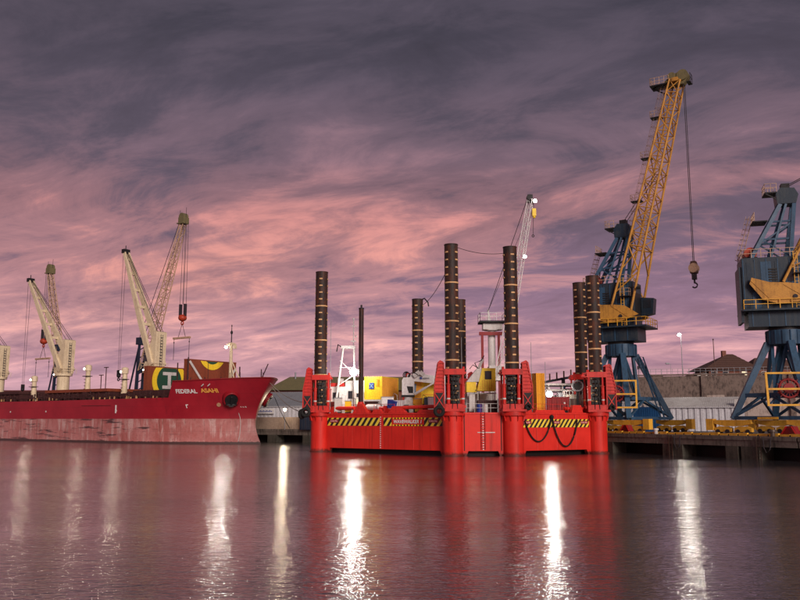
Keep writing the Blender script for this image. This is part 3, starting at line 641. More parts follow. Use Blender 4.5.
t = thing('blue_skip', 'royal blue steel bin tipped to one side on the barge edge', 'bin', wpos(-0.95, 101.6), R(-37))
T = Matrix.Translation((0,0,0.55)) @ Matrix.Rotation(R(13), 4, 'Y')
B().add([(-.5,-.4,0),(.5,-.4,0),(.5,.4,0),(-.5,.4,0),(-.62,-.5,1.0),(.62,-.5,1.0),(.62,.5,1.0),(-.62,.5,1.0)], [(0,3,2,1),(4,5,6,7),(0,1,5,4),(1,2,6,5),(2,3,7,6),(3,0,4,7)]).build('body', 'royal_blue', t, T)
B().ring((0,-.52,.5),(0,1,0),.16,.03,12,6).build('handle', 'blue', t, T); box('stand', 'frame_red', t, -0.55, 0.55, -0.4, 0.4, 0, 0.5)

# white knuckle-boom crane with yellow machine house
t = thing('knuckle_boom_crane', 'white folded knuckle-boom deck crane with black hose loops beside yellow cabin', 'crane', wpos(1.1, 103.4))
B().cyl((0,0,0),(0,0,2.0),0.55,n=18).build('pedestal', 'white', t)
B().box(-0.95,0.75,-0.6,0.6,2.0,2.25).build('slew_base', 'black', t)
hs = B().prism([(-0.85,2.25),(0.7,2.25),(0.7,4.1),(0.35,4.5),(-0.65,4.45),(-0.85,4.1)], (0,-0.6,0), (1,0,0), (0,0,1), -1.2).build('housing', 'white', t)
B().prism([(0.0,2.5),(0.55,2.5),(0.55,3.3),(-0.25,3.35)], (0,-0.605,0), (1,0,0), (0,0,1), 0.03).build('recess_shade', 'black', hs)  # flat black plate: shade of a recess painted on the housing
bm = B().beam((0.5,0,4.55),(5.0,-0.5,3.95),0.55,1.05,0.55,0.95).beam((0.5,0,4.5),(-0.2,0,4.6),0.5,0.6).build('boom', 'white', t)
B().box(1.4,1.7,-0.56,-0.5,4.25,4.5).build('badge', 'royal_blue', bm); B().box(1.8,2.6,-0.60,-0.52,4.28,4.42).build('badge', 'sheet_grey', bm)
B().beam((0.6,-.62,4.6),(1.4,-.62,5.15),0.3,0.55).beam((1.4,-.62,5.15),(1.9,-.62,4.75),0.35,0.5).build('knuckle', 'off_white', t)
B().cyl((0.75,-.75,2.35),(2.2,-.75,3.2),0.17,n=10).cyl((2.2,-.75,3.2),(3.3,-.75,3.85),0.11,n=10).build('lift_ram', 'white', t)
m = B()
for i in range(3): m.ring((-0.3+i*.1,-0.5+i*.2,4.75), (0.2,1,0), 0.42-0.05*i, 0.055, 18, 6)
m.tube([(-.1,-.6,4.6),(.3,-.7,5.0),(.8,-.75,5.0),(1.2,-.75,4.7)], 0.06).build('hose_loop', 'rubber', t)
t = thing('machine_cabin', 'yellow machinery cabin with pale blue window behind the white folded crane boom', 'cabin', wpos(3.1, 105.6))
B().box(-2.1,2.1,-1.1,1.2,1.15,3.9).build('body', 'yellow', t); B().box(-2.2,-0.4,-1.25,1.0,1.2,4.1).build('front_section', 'amber', t)
f = B().prism([(-1.75,2.3),(-1.1,2.5),(-1.0,3.7),(-1.45,3.7)], (0,-1.253,0), (1,0,0), (0,0,1), 0.04).build('window', 'sky_glass', t)
B().box(-0.1,1.9,-1.14,-1.103,2.3,2.42).build('trim', 'amber', t); B().box(-2.0,2.0,-1.0,1.0,0,1.147).split('skid', 'black', t)
B().box(-1.9,-.5,-1.6,-1.05,0.5,1.1).box(0.9,1.7,-1.7,-1.05,0.1,1.3).build('locker', 'yellow', t); B().box(0.0,0.5,-1.5,-1.1,0.6,2.0).build('valve_stand', 'navy', t)
t = thing('hose_box', 'small white equipment box beside the yellow machinery cabin', 'box', wpos(5.1, 103.6), R(-15)); B().prism([(-.5,0.9),(.5,0.9),(.5,2.4),(-.1,2.4),(-.6,1.9)],(0,-.4,0),(1,0,0),(0,0,1),-.9).build('body','white',t); B().box(-.4,.4,-.3,.4,0,.897).build('stand','black',t)
t = thing('deck_pump', 'small red pump skid at the barge edge beside the blue bin', 'pump', wpos(-2.1, 102.2), R(-37))
B().box(-0.7,0.7,-0.35,0.35,0,0.2).split('skid', 'frame_red', t); B().cyl((-0.5,0,0.55),(0.2,0,0.55),0.28,n=12).box(0.22,0.6,-.25,.25,.2,.9).build('motor', 'frame_red', t); B().tube([(-.5,-.3,.4),(-.7,-.4,1.0),(-.3,-.3,1.4)],.07).build('pipe','off_white',t)
for i, (x, y, mt, lb) in enumerate([(0.75,100.6,'black','black drum at the red barge edge beside the small white container'),(1.35,100.2,'off_white','white drum at the red barge edge near the black drum'),(9.3,96.0,'royal_blue','blue drum on the chamfered barge end'),(10.0,95.9,'white','white drum on the chamfered barge end beside the blue drum')]):
    t = thing('deck_drum', lb, 'drum', wpos(x, y)); B().cyl((0,0,0),(0,0,0.95),0.31,n=16).build('shell', mt, t); B().ring((0,0,0.32),(0,0,1),0.31,0.02,16,5).ring((0,0,0.64),(0,0,1),0.31,0.02,16,5).ring((0,0,.95),(0,0,1),.30,.025,16,5).build('hoop', mt, t)

# yellow control cabin on stilts over the chamfered end
t = thing('control_cabin', 'yellow control cabin with sloping grey side and black window between the front legs', 'cabin', wpos(10.1, 99.6))
B().prism([(-0.85,2.6),(1.45,2.6),(1.45,5.35),(-0.15,5.35)], (0,-1.2,0), (1,0,0), (0,0,1), -2.4).build('body', 'yellow', t)
B().prism([(-2.05,3.7),(-0.56,3.7),(-0.2,5.3),(-0.75,5.3)], (0,-1.1,0), (1,0,0), (0,0,1), -2.2).build('sloping_side', 'off_white', t)
B().box(-2.05,-0.9,-1.15,1.1,2.45,3.67).build('lower_box', 'yellow', t)
f = B().box(0.15,0.95,-1.26,-1.203,4.0,5.0).build('window', 'black', t); B().box(0.21,0.89,-1.275,-1.262,4.06,4.94).build('pane', 'glass', f)
m = B()
for i in range(8): m.box(-0.7+i*0.27,-0.64+i*0.27,-1.225,-1.203,2.7,3.9 if i>1 else 3.2)
m.split('rib', 'amber', t)
m = B()
for x in (-1.9,-0.7,1.35):
    for y in (-0.95,0.9): m.box(x-.07,x+.07,y-.07,y+.07,0,2.55)
m.box(-2.0,1.5,-1.05,-.9,2.25,2.42).split('stilt', 'off_white', t)
B().tube([(-0.6,-.6,5.2),(-1.0,-.6,6.0),(-0.2,-.6,6.3),(0.15,-.6,6.9)],0.07).tube([(-.4,-.3,5.3),(-1.2,-.3,5.8),(-1.6,-.3,5.3)],.05).build('pipe','black',t)
B().beam((-0.5,-.5,5.4),(0.0,-.5,6.5),.25,.35).build('bracket','off_white',t)
container('dark_container', 'dark brown container beneath the yellow control cabin', 'container', wpos(10.35, 97.6), 0, 2.3, 2.0, 1.45, 'dark_maroon')
t = thing('screen_wall', 'pale screen panel behind the dark container under the control cabin', 'screen', wpos(10.0, 102.2)); box('panel', 'off_white', t, -2.4, 2.2, -0.1, 0.1, 0, 2.4); box('post', 'white', t, -2.6,-2.42,-.12,.12,0,2.6)

# pedestal crane with white lattice boom
def lattice(a, b, w0, w1, n, rc, rl, mat, parent, nm='boom', sep=False, sidev=(0,1,0), h0=None, h1=None, cmat=None, rails=True):
    a, b = V(a), V(b); d = (b-a).normalized(); s = V(sidev); s = (s - d*s.dot(d)).normalized(); u = s.cross(d); h0 = w0 if h0 is None else h0; h1 = w1 if h1 is None else h1
    def P(t, i, j): w = w0+(w1-w0)*t; h = h0+(h1-h0)*t; return a.lerp(b, t) + s*(w/2*i) + u*(h/2*j)
    m = B(); cs = [(-1,-1),(1,-1),(1,1),(-1,1)]
    for i, j in cs: m.cyl(P(0,i,j), P(1,i,j), rc, rc*0.8, n=7)
    root = m.build(nm, cmat or mat, parent)
    lac = B()
    for k in range(n):
        t0, t1 = k/n, (k+1)/n
        for q in range(4):
            c0, c1 = cs[q], cs[(q+1) % 4]
            lac.cyl(P(t0,*(c0 if k % 2 else c1)), P(t1,*(c1 if k % 2 else c0)), rl, n=5, cap=False)
            lac.cyl(P(t1,*c0), P(t1,*c1), rl, n=5, cap=False)
    lac.build('lacing', mat, root)
    return root
t = thing('pedestal_crane', 'white pedestal crane with long lattice boom and lit boom tip on the barge', 'crane', wpos(12.3, 108.6))
B().cyl((0,0,0),(0,0,11.0),0.50,n=20).build('pedestal', 'white', t)
m = B()
for x in (-1.35,0.85): m.box(x-.16,x+.16,-1.0,-.7,0,10.3)
m.box(-1.75,1.35,-1.05,-.65,10.303,10.75).split('boom_rest', 'dark_red', t)
B().cyl((0,0,11.0),(0,0,11.9),1.0,0.7,n=16).build('slew_ring', 'off_white', t)
B().box(-1.7,1.7,-1.5,1.5,12.0,12.22).box(-.9,.9,-.9,.9,11.9,12.0).build('platform', 'black', t)
railing_top(t, -1.65,1.65,-1.45,1.45,12.22,'white',1.05)
B().beam((-0.3,0,12.2),(-.35,0,13.4),.5,.5,.2,.2).cyl((-.4,0,13.3),(-.4,0,13.9),.12,n=8).box(-1.2,1.4,-.9,.9,11.1,11.9).build('mast_head', 'off_white', t)
B().box(-0.5,1.5,-1.3,1.2,4.3,6.2).build('winch_house', 'white', t)
bmr = lattice((0.75,-2.6,4.6),(4.9,-4.8,27.9),1.1,0.62,26,0.055,0.026,'white',t, sidev=(0.6,1,0))
B().cyl((4.75,-5.1,28.1),(4.75,-4.5,28.1),0.40,n=14).box(4.5,5.15,-5.0,-4.6,27.4,28.5).build('sheave', 'black', t)
m = B()
for dy in (-0.25,0.25): m.tube([(-0.4,dy,13.7),(4.6,-4.8+dy,28.3)],0.028,5)
m.tube([(-.4,0.1,13.7),(3.6,-4.1,23.5)],.025,5).split('luffing_rope', 'wire', t)
B().tube([(5.25,-4.8,28.0),(5.3,-4.8,25.6)],0.03,5).tube([(5.2,-4.8,25.6),(5.1,-4.8,23.1)],.03,5).split('hoist_rope', 'wire', t)
B().box(5.05,5.55,-5.0,-4.6,25.6,26.6).ball((5.3,-4.8,25.5),.2).build('hook_block', 'yellow', t)
B().ring((5.1,-4.8,22.95),(0,1,0),.14,.05,12,6).build('hook', 'black', t)
for x,y,zz,pw in ((5.4,-5.2,27.55,600),(3.95,-4.75,20.2,160)):
    f = B().box(x-.25,x+.25,y,y+.25,zz-.2,zz+.2).build('floodlight', 'off_white', t); B().cyl((x,y-.002,zz),(x,y-.06,zz),0.20,n=14).build('lens', 'lamp_white', f); light('floodlight_beam', t, (x,y-.45,zz), pw, (1,.95,.86), .2)

# right half of the deck
container('stacked_locker', 'tall narrow yellow locker standing beside a front jacking frame, lower of two stacked', 'locker', wpos(16.55, 98.4), R(20), 1.15, 1.6, 2.2, 'amber')
container('stacked_locker', 'tall narrow yellow locker standing on top of another yellow locker', 'locker', (16.55, 98.4, DZ+2.22), R(20), 1.15, 1.6, 2.5, 'amber')
t = thing('red_skip', 'dark red steel skip lying along the barge deck below the white pipe rack', 'skip', wpos(18.9, 101.5), R(10))
B().add([(-1.8,-.8,0.25),(1.8,-.8,0.25),(1.8,.8,0.25),(-1.8,.8,0.25),(-1.85,-.95,1.85),(1.85,-.95,1.85),(1.85,.95,1.85),(-1.85,.95,1.85)], [(0,3,2,1),(4,5,6,7),(0,1,5,4),(1,2,6,5),(2,3,7,6),(3,0,4,7)]).build('body', 'dark_red', t)
B().box(-1.92,1.92,-1.02,1.02,1.853,1.95).build('rim', 'dark_red', t)
m = B()
for i in range(6): m.box(-1.6+i*.62,-1.5+i*.62,-.99,-.93,0.3,1.8)
m.split('rib', 'dark_red', t); B().box(-1.7,-1.3,-.7,.7,0,.247).box(1.3,1.7,-.7,.7,0,.247).split('skid','black',t); B().cyl((1.2,-.98,1.2),(1.2,-1.01,1.2),.12,n=12).build('badge','off_white',t)
t = thing('cable_basket', 'round pale cable basket with upright posts beside the right jacking frame', 'basket', wpos(22.0, 103.2))
B().cyl((0,0,0.5),(0,0,0.72),1.45,n=28).cyl((0,0,0),(0,0,.497),.5,n=12).build('turntable', 'frame_red', t)
m = B()
for i in range(20): x, y = 1.35*math.cos(i*.314), 1.35*math.sin(i*.314); m.cyl((x,y,0.72),(x,y,2.75),0.045,n=6)
m.split('post', 'off_white', t); B().cyl((0,0,.73),(0,0,2.3),1.1,n=24).build('cable_coil', 'rope', t)
B().ring((0,0,2.75),(0,0,1),1.35,0.06,28,6).ring((0,0,1.8),(0,0,1),1.37,0.04,28,6).build('hoop', 'off_white', t)
t = thing('pipe_rack', 'rack of long white pipes with a round floodlight in front on the barge', 'pipe rack', wpos(20.0, 106.0))
m = B()
for x in (-2.6,-.8,1.0,2.6):
    for y in (-.6,.6): m.box(x-.07,x+.07,y-.07,y+.07,0,3.6)
m.split('post', 'off_white', t)
for zz in (1.9,2.7,3.45): B().box(-2.75,2.75,-.7,.7,zz-.05,zz+.05).build('shelf', 'black', t)
for zz in (2.02,2.82,3.57):
    for k in range(4): B().cyl((-3.0+random.random()*.3,-.5+k*.33,zz+.13),(3.1-random.random()*.8,-.5+k*.33,zz+.13),.14,n=10).build('pipe', 'white' if k%2 else 'off_white', t)
m = B()
for k in range(5): m.tube([(-2.4+k*1.0,-.9,1.0),(-2.2+k*1.0,-.95,2.0+.2*(k%2)),(-1.7+k*1.0,-.9,2.6),(-1.2+k*1.0,-.85,2.1)],.10,7)
m.build('bend_pipe', 'off_white', t); B().box(-2.6,2.6,-.8,-.4,.2,1.0).build('valve_bank','sheet_grey',t)
t = thing('deck_floodlight', 'bright white floodlight on a short pole above the dark red skip', 'floodlight', wpos(18.75, 102.9))
B().cyl((0,0,0),(0,0,2.2),.05,n=8).build('pole', 'off_white', t); f = B().box(-.32,.32,-.25,.05,2.1,2.6).build('head', 'black', t); B().cyl((0,-.252,2.35),(0,-.31,2.35),.38,n=16).build('lens', 'lamp_white', f); light('floodlight_beam', t, (0,-.6,2.35), 800, (1,.95,.86), .28); light('floodlight_spill', t, (0,-1.2,2.5), 350, (1,.93,.82), .3, omni=True)
t = thing('access_gangway', 'dark sloping gangway with handrail posts behind the right-hand barge legs', 'gangway', wpos(19.8, 109.6))
m = B(); 
for y in (-.5,.5): m.beam((-3.4,y,3.6),(4.6,y,5.1),.12,.30)
m.split('stringer', 'navy', t); m = B()
for i in range(14): x=-3.2+i*.58; m.box(x-.2,x+.2,-.5,.5,3.62+i*.109+.12,3.66+i*.109+.12)
m.split('tread', 'black', t)
m = B()
for i in range(8): x=-2.6+i*.95; zz=3.6+(x+3.4)*.1875; m.box(x-.09,x+.09,-.58,-.46,zz,zz+1.0)
m.split('rail_post', 'brown_roof', t)
B().box(-3.5,-3.2,-.5,.5,0,3.7).box(2.0,2.3,-.5,.5,0,4.6).split('trestle','black',t)
B().rail([(-3.4,-.55,3.9),(-1.0,-.55,4.3)],.9,.03,.8).build('handrail','yellow',t)
t = thing('hose_reel', 'round black and white hose reel beside the right-hand rear leg', 'hose reel', wpos(21.9, 100.6))
B().ring((0,0,3.3),(0.2,1,0),.62,.10,24,8).ring((0,.35,3.3),(0.2,1,0),.62,.08,24,8).build('rim', 'sheet_grey', t); m=B()
for i in range(8): m.beam((0,0,3.3),(.62*math.cos(i*.785),-.12*math.cos(i*.785),3.3+.62*math.sin(i*.785)),.05)
m.build('spoke','sheet_grey',t); B().cyl((0,-.1,3.3),(0,.5,3.3),.45,n=16).build('drum','black',t); B().box(-.15,.15,.1,.3,0,3.2).build('stand','black',t)
t = thing('stacked_machinery', 'heap of dark and red pump machinery between the pipe rack and right legs', 'machinery', wpos(22.3, 107.2))
B().box(-1.2,1.0,-.8,.8,0,3.0).build('casing','black',t); B().box(-1.0,.2,-1.0,-.803,2.0,3.2).build('panel','red',t); B().cyl((.2,-.9,2.4),(1.1,-.9,2.4),.4,n=14).build('motor','sheet_grey',t); B().tube([(-1,-.9,3.2),(-.5,-1,3.7),(.3,-1,3.6),(.8,-1,3.0)],.11).build('pipe','blue',t)
rg = random.Random(11)
for i,(x,y,w,dp,h,mt,lb) in enumerate(((-7.9,104.9,.9,.7,1.9,'off_white','white upright cabinet in front of the white deckhouse'),(-6.6,104.3,.8,.6,1.5,'yellow','yellow cabinet in front of the white deckhouse'),(-1.6,104.4,1.5,.8,2.0,'white','white generator box below the yellow container'),(2.3,101.2,.9,.6,1.7,'amber','amber equipment cabinet at the foot of the white crane'),(4.0,100.6,1.1,.7,1.9,'white','white equipment cabinet beside the left front jacking frame'),(8.6,97.6,.7,.5,2.2,'off_white','tall grey cabinet on the chamfered barge end'),(18.0,104.6,1.3,.8,2.9,'off_white','pale pump cabinet beside the white pipe rack'),(20.6,104.2,.9,.8,2.5,'sheet_grey','grey pump cabinet between the pipe rack and cable basket'))):
    t = thing('equipment_cabinet', lb, 'cabinet', wpos(x,y), R(-20+rg.random()*30)); B().box(-w/2,w/2,-dp/2,dp/2,.15,h).build('case',mt,t); B().box(-w/2+.05,-.02,-dp/2-.04,-dp/2-.003,.25,h-.1).box(.02,w/2-.05,-dp/2-.04,-dp/2-.003,.25,h-.1).split('door',mt,t); B().box(-w/2-.05,w/2+.05,-dp/2-.06,dp/2+.05,h+.003,h+.08).build('lid','sheet_grey',t); B().box(-w/2+.05,w/2-.05,-dp/2+.05,dp/2-.05,0,.147).build('plinth','black',t); B().tube([(w/2-.1,0,h),(w/2+.1,0,h+.5),(w/2+.5,.1,h+.3),(w/2+.6,.1,.4)],.05,6).build('pipe','black' if i%2 else 'off_white',t)
for x, y, hgt, lb in ((5.2,97.5,9.0,'thin steel aerial pole beside the left front jacking frame'),(15.6,96.6,8.3,'thin steel aerial pole behind the right front jacking frame'),(17.3,96.9,6.0,'short thin aerial pole beside the yellow lockers'),(-9.0,105.2,12.0,'very thin wire aerial beside the left barge leg')):
    t = thing('aerial_pole', lb, 'pole', wpos(x+ (2.2 if x==5.2 else 0), y)); B().cyl((0,0,0),(0,0,hgt),0.05,0.03,n=6).build('pole','sheet_grey',t); B().cyl((0,0,0),(0,0,.1),.15,n=8).build('base','sheet_grey',t)

# ------------------------------------------------------------------ cargo ship
SHIP_ROT = math.atan2(-.56, .83)
ship = thing('cargo_ship', 'crimson cargo ship with worn pink lower hull moored at the left', 'ship', (-23.8, 138.9, 0), SHIP_ROT)
LS = 125.0
def lerp(a, b, t): return a + (b-a)*t
def stem(zz):
    pts = [(-3, -1.6), (-0.5, -0.9), (0.4, -0.25), (1.6, 0.45), (3.0, 0.9), (4.3, 1.0), (6.0, 0.5), (8.5, -0.9), (11.5, -2.7)]
    for (z0, s0), (z1, s1) in zip(pts, pts[1:]):
        if zz <= z1: return lerp(s0, s1, max(0, (zz-z0)/(z1-z0)))
    return -2.7
def hb(s, zz):
    k = min(1, max(0, zz/10.7)); t = min(1, max(0, (s-stem(zz))/lerp(25, 17.5, k))); b = 10*(1-(1-t)**2)**lerp(1.0, 0.62, k)
    ta = max(0, (s-(LS-22))/22); return b*(1-0.35*ta*ta*(1-0.5*k))
def ztop(s):
    if s < 11.0: return 10.45 + 0.6*max(0, 1-s/11.0)**1.5
    if s < 12.4: return lerp(10.45, 7.75, (s-11.0)/1.4)
    return 7.75 - 0.15*min(1, (s-12)/30)
ST = [0,.15,.4,.8,1.4,2.2,3.2,4.5,6,7.5,9,10,11.0,11.01,12.4,12.41,14,16,18,21,25,30,36,44,54,66,80,95,105,112,118,122,LS]
LV = [0,.09,.17,.24,.31,.38,.45,.55,.65,.75,.85,.93,1.0]
def hull_pt(s, zz, sgn=-1, off=0.0):
    p = V((-s, sgn*hb(s, zz), zz))
    if off:
        e = 0.05; ds = V((-e, sgn*(hb(s+e, zz)-hb(s, zz)), 0)); dz = V((0, sgn*(hb(s, zz+e)-hb(s, zz)), e)); n = ds.cross(dz).normalized()
        if n.y*sgn < 0: n = -n
        p += n*off
    return p
m = B()
for sgn in (-1, 1):
    vs, fs = [], []
    for S in ST:
        fade = max(0.0, 1 - S/10.0)
        for l in LV:
            zz = -2 + (ztop(S)+2)*l; s = S + stem(zz)*fade; b = hb(max(s, stem(zz)), zz) if S > 0 else 0.0
            vs.append((-s, sgn*b, zz))
    nl = len(LV)
    for i in range(len(ST)-1):
        for j in range(nl-1):
            f = (i*nl+j, (i+1)*nl+j, (i+1)*nl+j+1, i*nl+j+1); fs.append(f if sgn < 0 else tuple(reversed(f)))
    m.add(vs, fs, True)
hs = m.build('hull', 'ship_hull', ship)
m = B(); vs, fs = [], []
for S in ST:
    fc = S <= 11.0; zz = ztop(S) - (1.0 if fc else 0.05); s = S + stem(zz)*max(0, 1-S/10); b = hb(s, zz) if S > 0 else 0
    vs += [(-s, -b, zz), (-s, b, zz)]
m.add(vs, [(2*i, 2*i+1, 2*i+3, 2*i+2) for i in range(len(ST)-1)])
zz = ztop(LS); m.add([(-LS,-hb(LS,-2),-2),(-LS,hb(LS,-2),-2),(-LS,hb(LS,zz),zz),(-LS,-hb(LS,zz),zz)], [(0,1,2,3)])
m.build('deck', 'dark_maroon', ship)
m = B()                                               # bulwark rail cap on the forecastle
for sgn in (-1, 1):
    m.tube([V((-(S+stem(ztop(S))*max(0,1-S/10)), sgn*(hb(S+stem(ztop(S))*max(0,1-S/10), ztop(S)) if S > 0 else 0), ztop(S)+.02)) for S in ST if S <= 11.0], 0.11, 6)
m.build('bulwark_cap', 'dark_red', ship)
# name, marks, seams
def on_hull(s0, z0, off=0.05): return lambda x, y: hull_pt(s0 - x, z0 + y, -1, off)
lettering('FEDERAL', 0.92, on_hull(8.9, 8.75), 'lettering', 'white', ship, bold=0.03)
lettering('ASAHI', 0.92, on_hull(5.15, 8.85), 'lettering', 'letter_orange', ship, bold=0.03)
lettering('4 6 8', 0.35, on_hull(1.8, 6.2), 'lettering', 'white', ship)
m = B(); m.tube([hull_pt(2.6, 5.2 - i*0.4, -1, 0.04) for i in range(13)], 0.06, 5); m.build('draught_scale', 'off_white', ship)
for s in (9.6,): m = B(); m.beam(hull_pt(s, 6.6, -1, .05), hull_pt(s, 6.0, -1, .05), .07, .12).beam(hull_pt(s-.35, 6.55, -1, .05), hull_pt(s+.05, 6.5, -1, .05), .07, .12).build('tug_mark', 'white', ship)
B().cyl(hull_pt(4.7,6.55,-1,0.0), hull_pt(4.7,6.55,-1,0.07), 0.36, n=18).build('bow_thruster_mark', 'brass', ship)
m = B(); m.tube([hull_pt(s, 6.55, -1, .03) for s in (26.5, 29, 32, 35)], 0.045, 5).build('weld_line', 'dark_maroon', ship)
for s in (24.9, 46, 58): B().cyl(hull_pt(s, 5.6, -1, 0), hull_pt(s, 5.6, -1, .05), .17, n=10).build('hull_port', 'off_white', ship)
B().box(-25.2,-24.9,-10.06,-10.0,5.2,6.6).build('pilot_mark', 'white', ship)
def anchor_set(s, zz, sgn):
    p = hull_pt(s, zz, sgn, 0.0); n = (hull_pt(s, zz, sgn, 1.0) - p).normalized(); n = (n + V((0.25, 0, -0.15))).normalized()
    bell = B().cyl(p - n*0.6, p + n*0.55, 1.55, 1.28, n=26).ring(p + n*0.55, n, 1.22, 0.16, 28, 8).build('hawse_bell', 'ship_hull' if False else 'frame_crimson', ship)
    c = p + n*0.75; t = V((0,0,1)); t = (t - n*t.dot(n)).normalized(); x = n.cross(t)
    m = B().beam(c + t*0.5, c - t*0.9, 0.26, 0.26)
    for k in (-1, 1):
        m.beam(c - t*0.95, c + x*k*0.75 - t*0.75, 0.26, 0.3).beam(c + x*k*0.72 - t*0.8, c + x*k*0.85 + t*0.35, 0.40, 0.22, 0.06, 0.08)
    m.ball(c + t*0.6, 0.2).beam(c - x*.35 - t*1.05, c + x*.35 - t*1.05, .3)
    m.build('anchor', 'black', bell)
    B().cyl(p + n*0.40, p + n*0.57, 1.08, n=24).build('hawse_hole_shade', 'black', bell)  # black disc closing the bell mouth, painted as the shade inside
paint('frame_crimson', (0.28, 0.008, 0.016), 0.45, 0.3, (0.12, 0.006, 0.01))
anchor_set(2.7, 7.6, -1); anchor_set(2.2, 7.7, 1)

# foremast, bow rails and fittings
fm = B().cyl((-7.2,0,9.5),(-7.2,0,17.4),0.34,0.26,n=14).build('foremast', 'cream', ship)
B().cyl((-7.2,0,17.4),(-7.2,0,20.7),0.10,0.05,n=8).ball((-7.2,0,19.3),.22,8,6,1.6).ball((-7.2,0,20.5),.12,8,6).build('mast_top', 'black', fm)
B().box(-8.3,-6.1,-.12,.12,17.0,17.3).box(-7.5,-6.9,-.5,.5,17.3,17.5).box(-6.5,-6.1,-.25,.25,16.4,17.0).build('crosstree', 'cream', fm)
B().cyl((-8.15,0,17.0),(-8.15,0,16.7),.3,.2,n=12).build('lamp_hood', 'cream', fm); B().ball((-8.2,-.3,16.75),0.24,10,6).build('bulb', 'lamp_white', fm)
light('mast_lamp', ship, (-8.2,-.7,16.7), 1350, (1,.93,.82), .3)
B().beam((-7.2,0,14.0),(-4.9,-1.0,9.8),.16).beam((-7.2,0,14.6),(-5.0,1.0,9.8),.16).split('stay', 'cream', fm)
B().cyl((-.2,0.4,10.0),(-.2,0.4,12.6),.09,n=6).build('flagstaff', 'dark_maroon', ship); B().beam((.1,-.2,10.3),(1.9,-.2,13.4),.12).build('jackstaff', 'dark_maroon', ship)
for x in (-4.2,-9.6,-1.8,.6): B().cyl((x,-3.0 if x<-1 else 0,9.8),(x,-3.0 if x<-1 else 0,12.0 if x!=-9.6 else 14.2),.05,n=6).build('aerial', 'dark_maroon', ship)
B().ball((0.9,-1.2,10.2),.13).build('bow_lamp', 'lamp_small', ship)
m = B()
for i in range(9): x=-10.6+i*.9; m.ball((x,-7.6+max(0,i-3)*.35,10.15+.1*(i%2)),.28,7,5).cyl((x,-7.6+max(0,i-3)*.35,9.6),(x,-7.6+max(0,i-3)*.35,10.5+.3*(i%3)),.09,n=6)
m.build('mooring_gear', 'dark_maroon', ship); ship.children[-1]['kind'] = 'stuff'
m = B()
for i in range(5): m.beam((-9.8+i*1.3,-8.35+.18*i,9.55),(-9.3+i*1.3,-8.3+.18*i,9.9),.06,.16)
m.build('warning_marks', 'off_white', ship); ship.children[-1]['kind'] = 'stuff'

# hatch covers folded upright
def hatch(x, y0, y1, z0, z1, nm='hatch_cover'):
    h = B().box(x-0.9, x, y0, y1, z0, z1).build(nm, 'rust_hatch', ship)
    m = B()
    for zz in (z0+.02, z1-.22): m.box(x-.95, x+.05, y0-.05, y1+.05, zz, zz+.2)
    for y in (y0, y1-.2): m.box(x-.93, x+.03, y-.02, y+.2, z0+.222, z1-.222)
    m.split('hatch_rim', 'rust_hatch', h); return h
def disc_part(h, nm, mat, x, y, zz, r0, r1, z0, z1, th=.02, a0=0, a1=360, off=0):
    m = B(); n = 48; vs = []; ok = lambda p: z0 <= p <= z1
    pts = []
    for i in range(n+1):
        a = R(a0+(a1-a0)*i/n); pts.append((math.cos(a), math.sin(a)))
    for (c0,s0),(c1,s1) in zip(pts, pts[1:]):
        q = [(x+off, y+r0*c0, min(z1,max(z0,zz+r0*s0))), (x+off, y+r1*c0, min(z1,max(z0,zz+r1*s0))), (x+off, y+r1*c1, min(z1,max(z0,zz+r1*s1))), (x+off, y+r0*c1, min(z1,max(z0,zz+r0*s1)))]
        if r0 == 0: q = [q[0], q[1], q[2]]
        m.add(q, [tuple(range(len(q)))])
    return m.build(nm, mat, h)
h1 = hatch(-25.0, -3.6, 7.4, 7.7, 13.9)
disc_part(h1, 'green_disc', 'green', -25, 1.5, 11.3, 0, 2.9, 8.0, 13.68, off=.09); disc_part(h1, 'yellow_ring', 'yellow', -25, 1.5, 11.3, 2.9, 4.0, 8.0, 13.68, off=.085)
B().box(-24.89,-24.86,-.1,3.1,12.35,12.95).box(-24.89,-24.86,-.1,3.1,9.8,10.4).box(-24.89,-24.86,1.1,1.85,10.4,12.35).build('landing_letter', 'off_white', h1)
h2 = hatch(-12.6, -5.0, 6.6, 8.6, 14.6)
disc_part(h2, 'yellow_arc', 'yellow', -12.6, .6, 16.2, 2.3, 3.3, 8.6, 14.38, off=.09, a0=180, a1=360); disc_part(h2, 'green_arc', 'green', -12.6, .6, 16.2, 0, 2.3, 8.6, 14.38, off=.085, a0=180, a1=360)
B().beam((-12.45,-4.7,14.2),(-12.45,-1.4,10.5),.1,.42).beam((-12.45,6.3,13.3),(-12.45,4.2,10.5),.1,.42).split('white_stripe', 'off_white', h2)
B().cyl((-12.0,-5.4,7.7),(-12.0,-5.4,14.8),.12,n=8).build('hatch_post', 'dark_maroon', ship); B().cyl((-12.0,7.0,9.7),(-12.0,7.0,13.8),.12,n=8).build('hatch_post', 'dark_maroon', ship)
B().cyl((-17.5,-3.0,7.7),(-17.5,-3.0,14.2),.11,n=8).build('hatch_post', 'dark_maroon', ship)
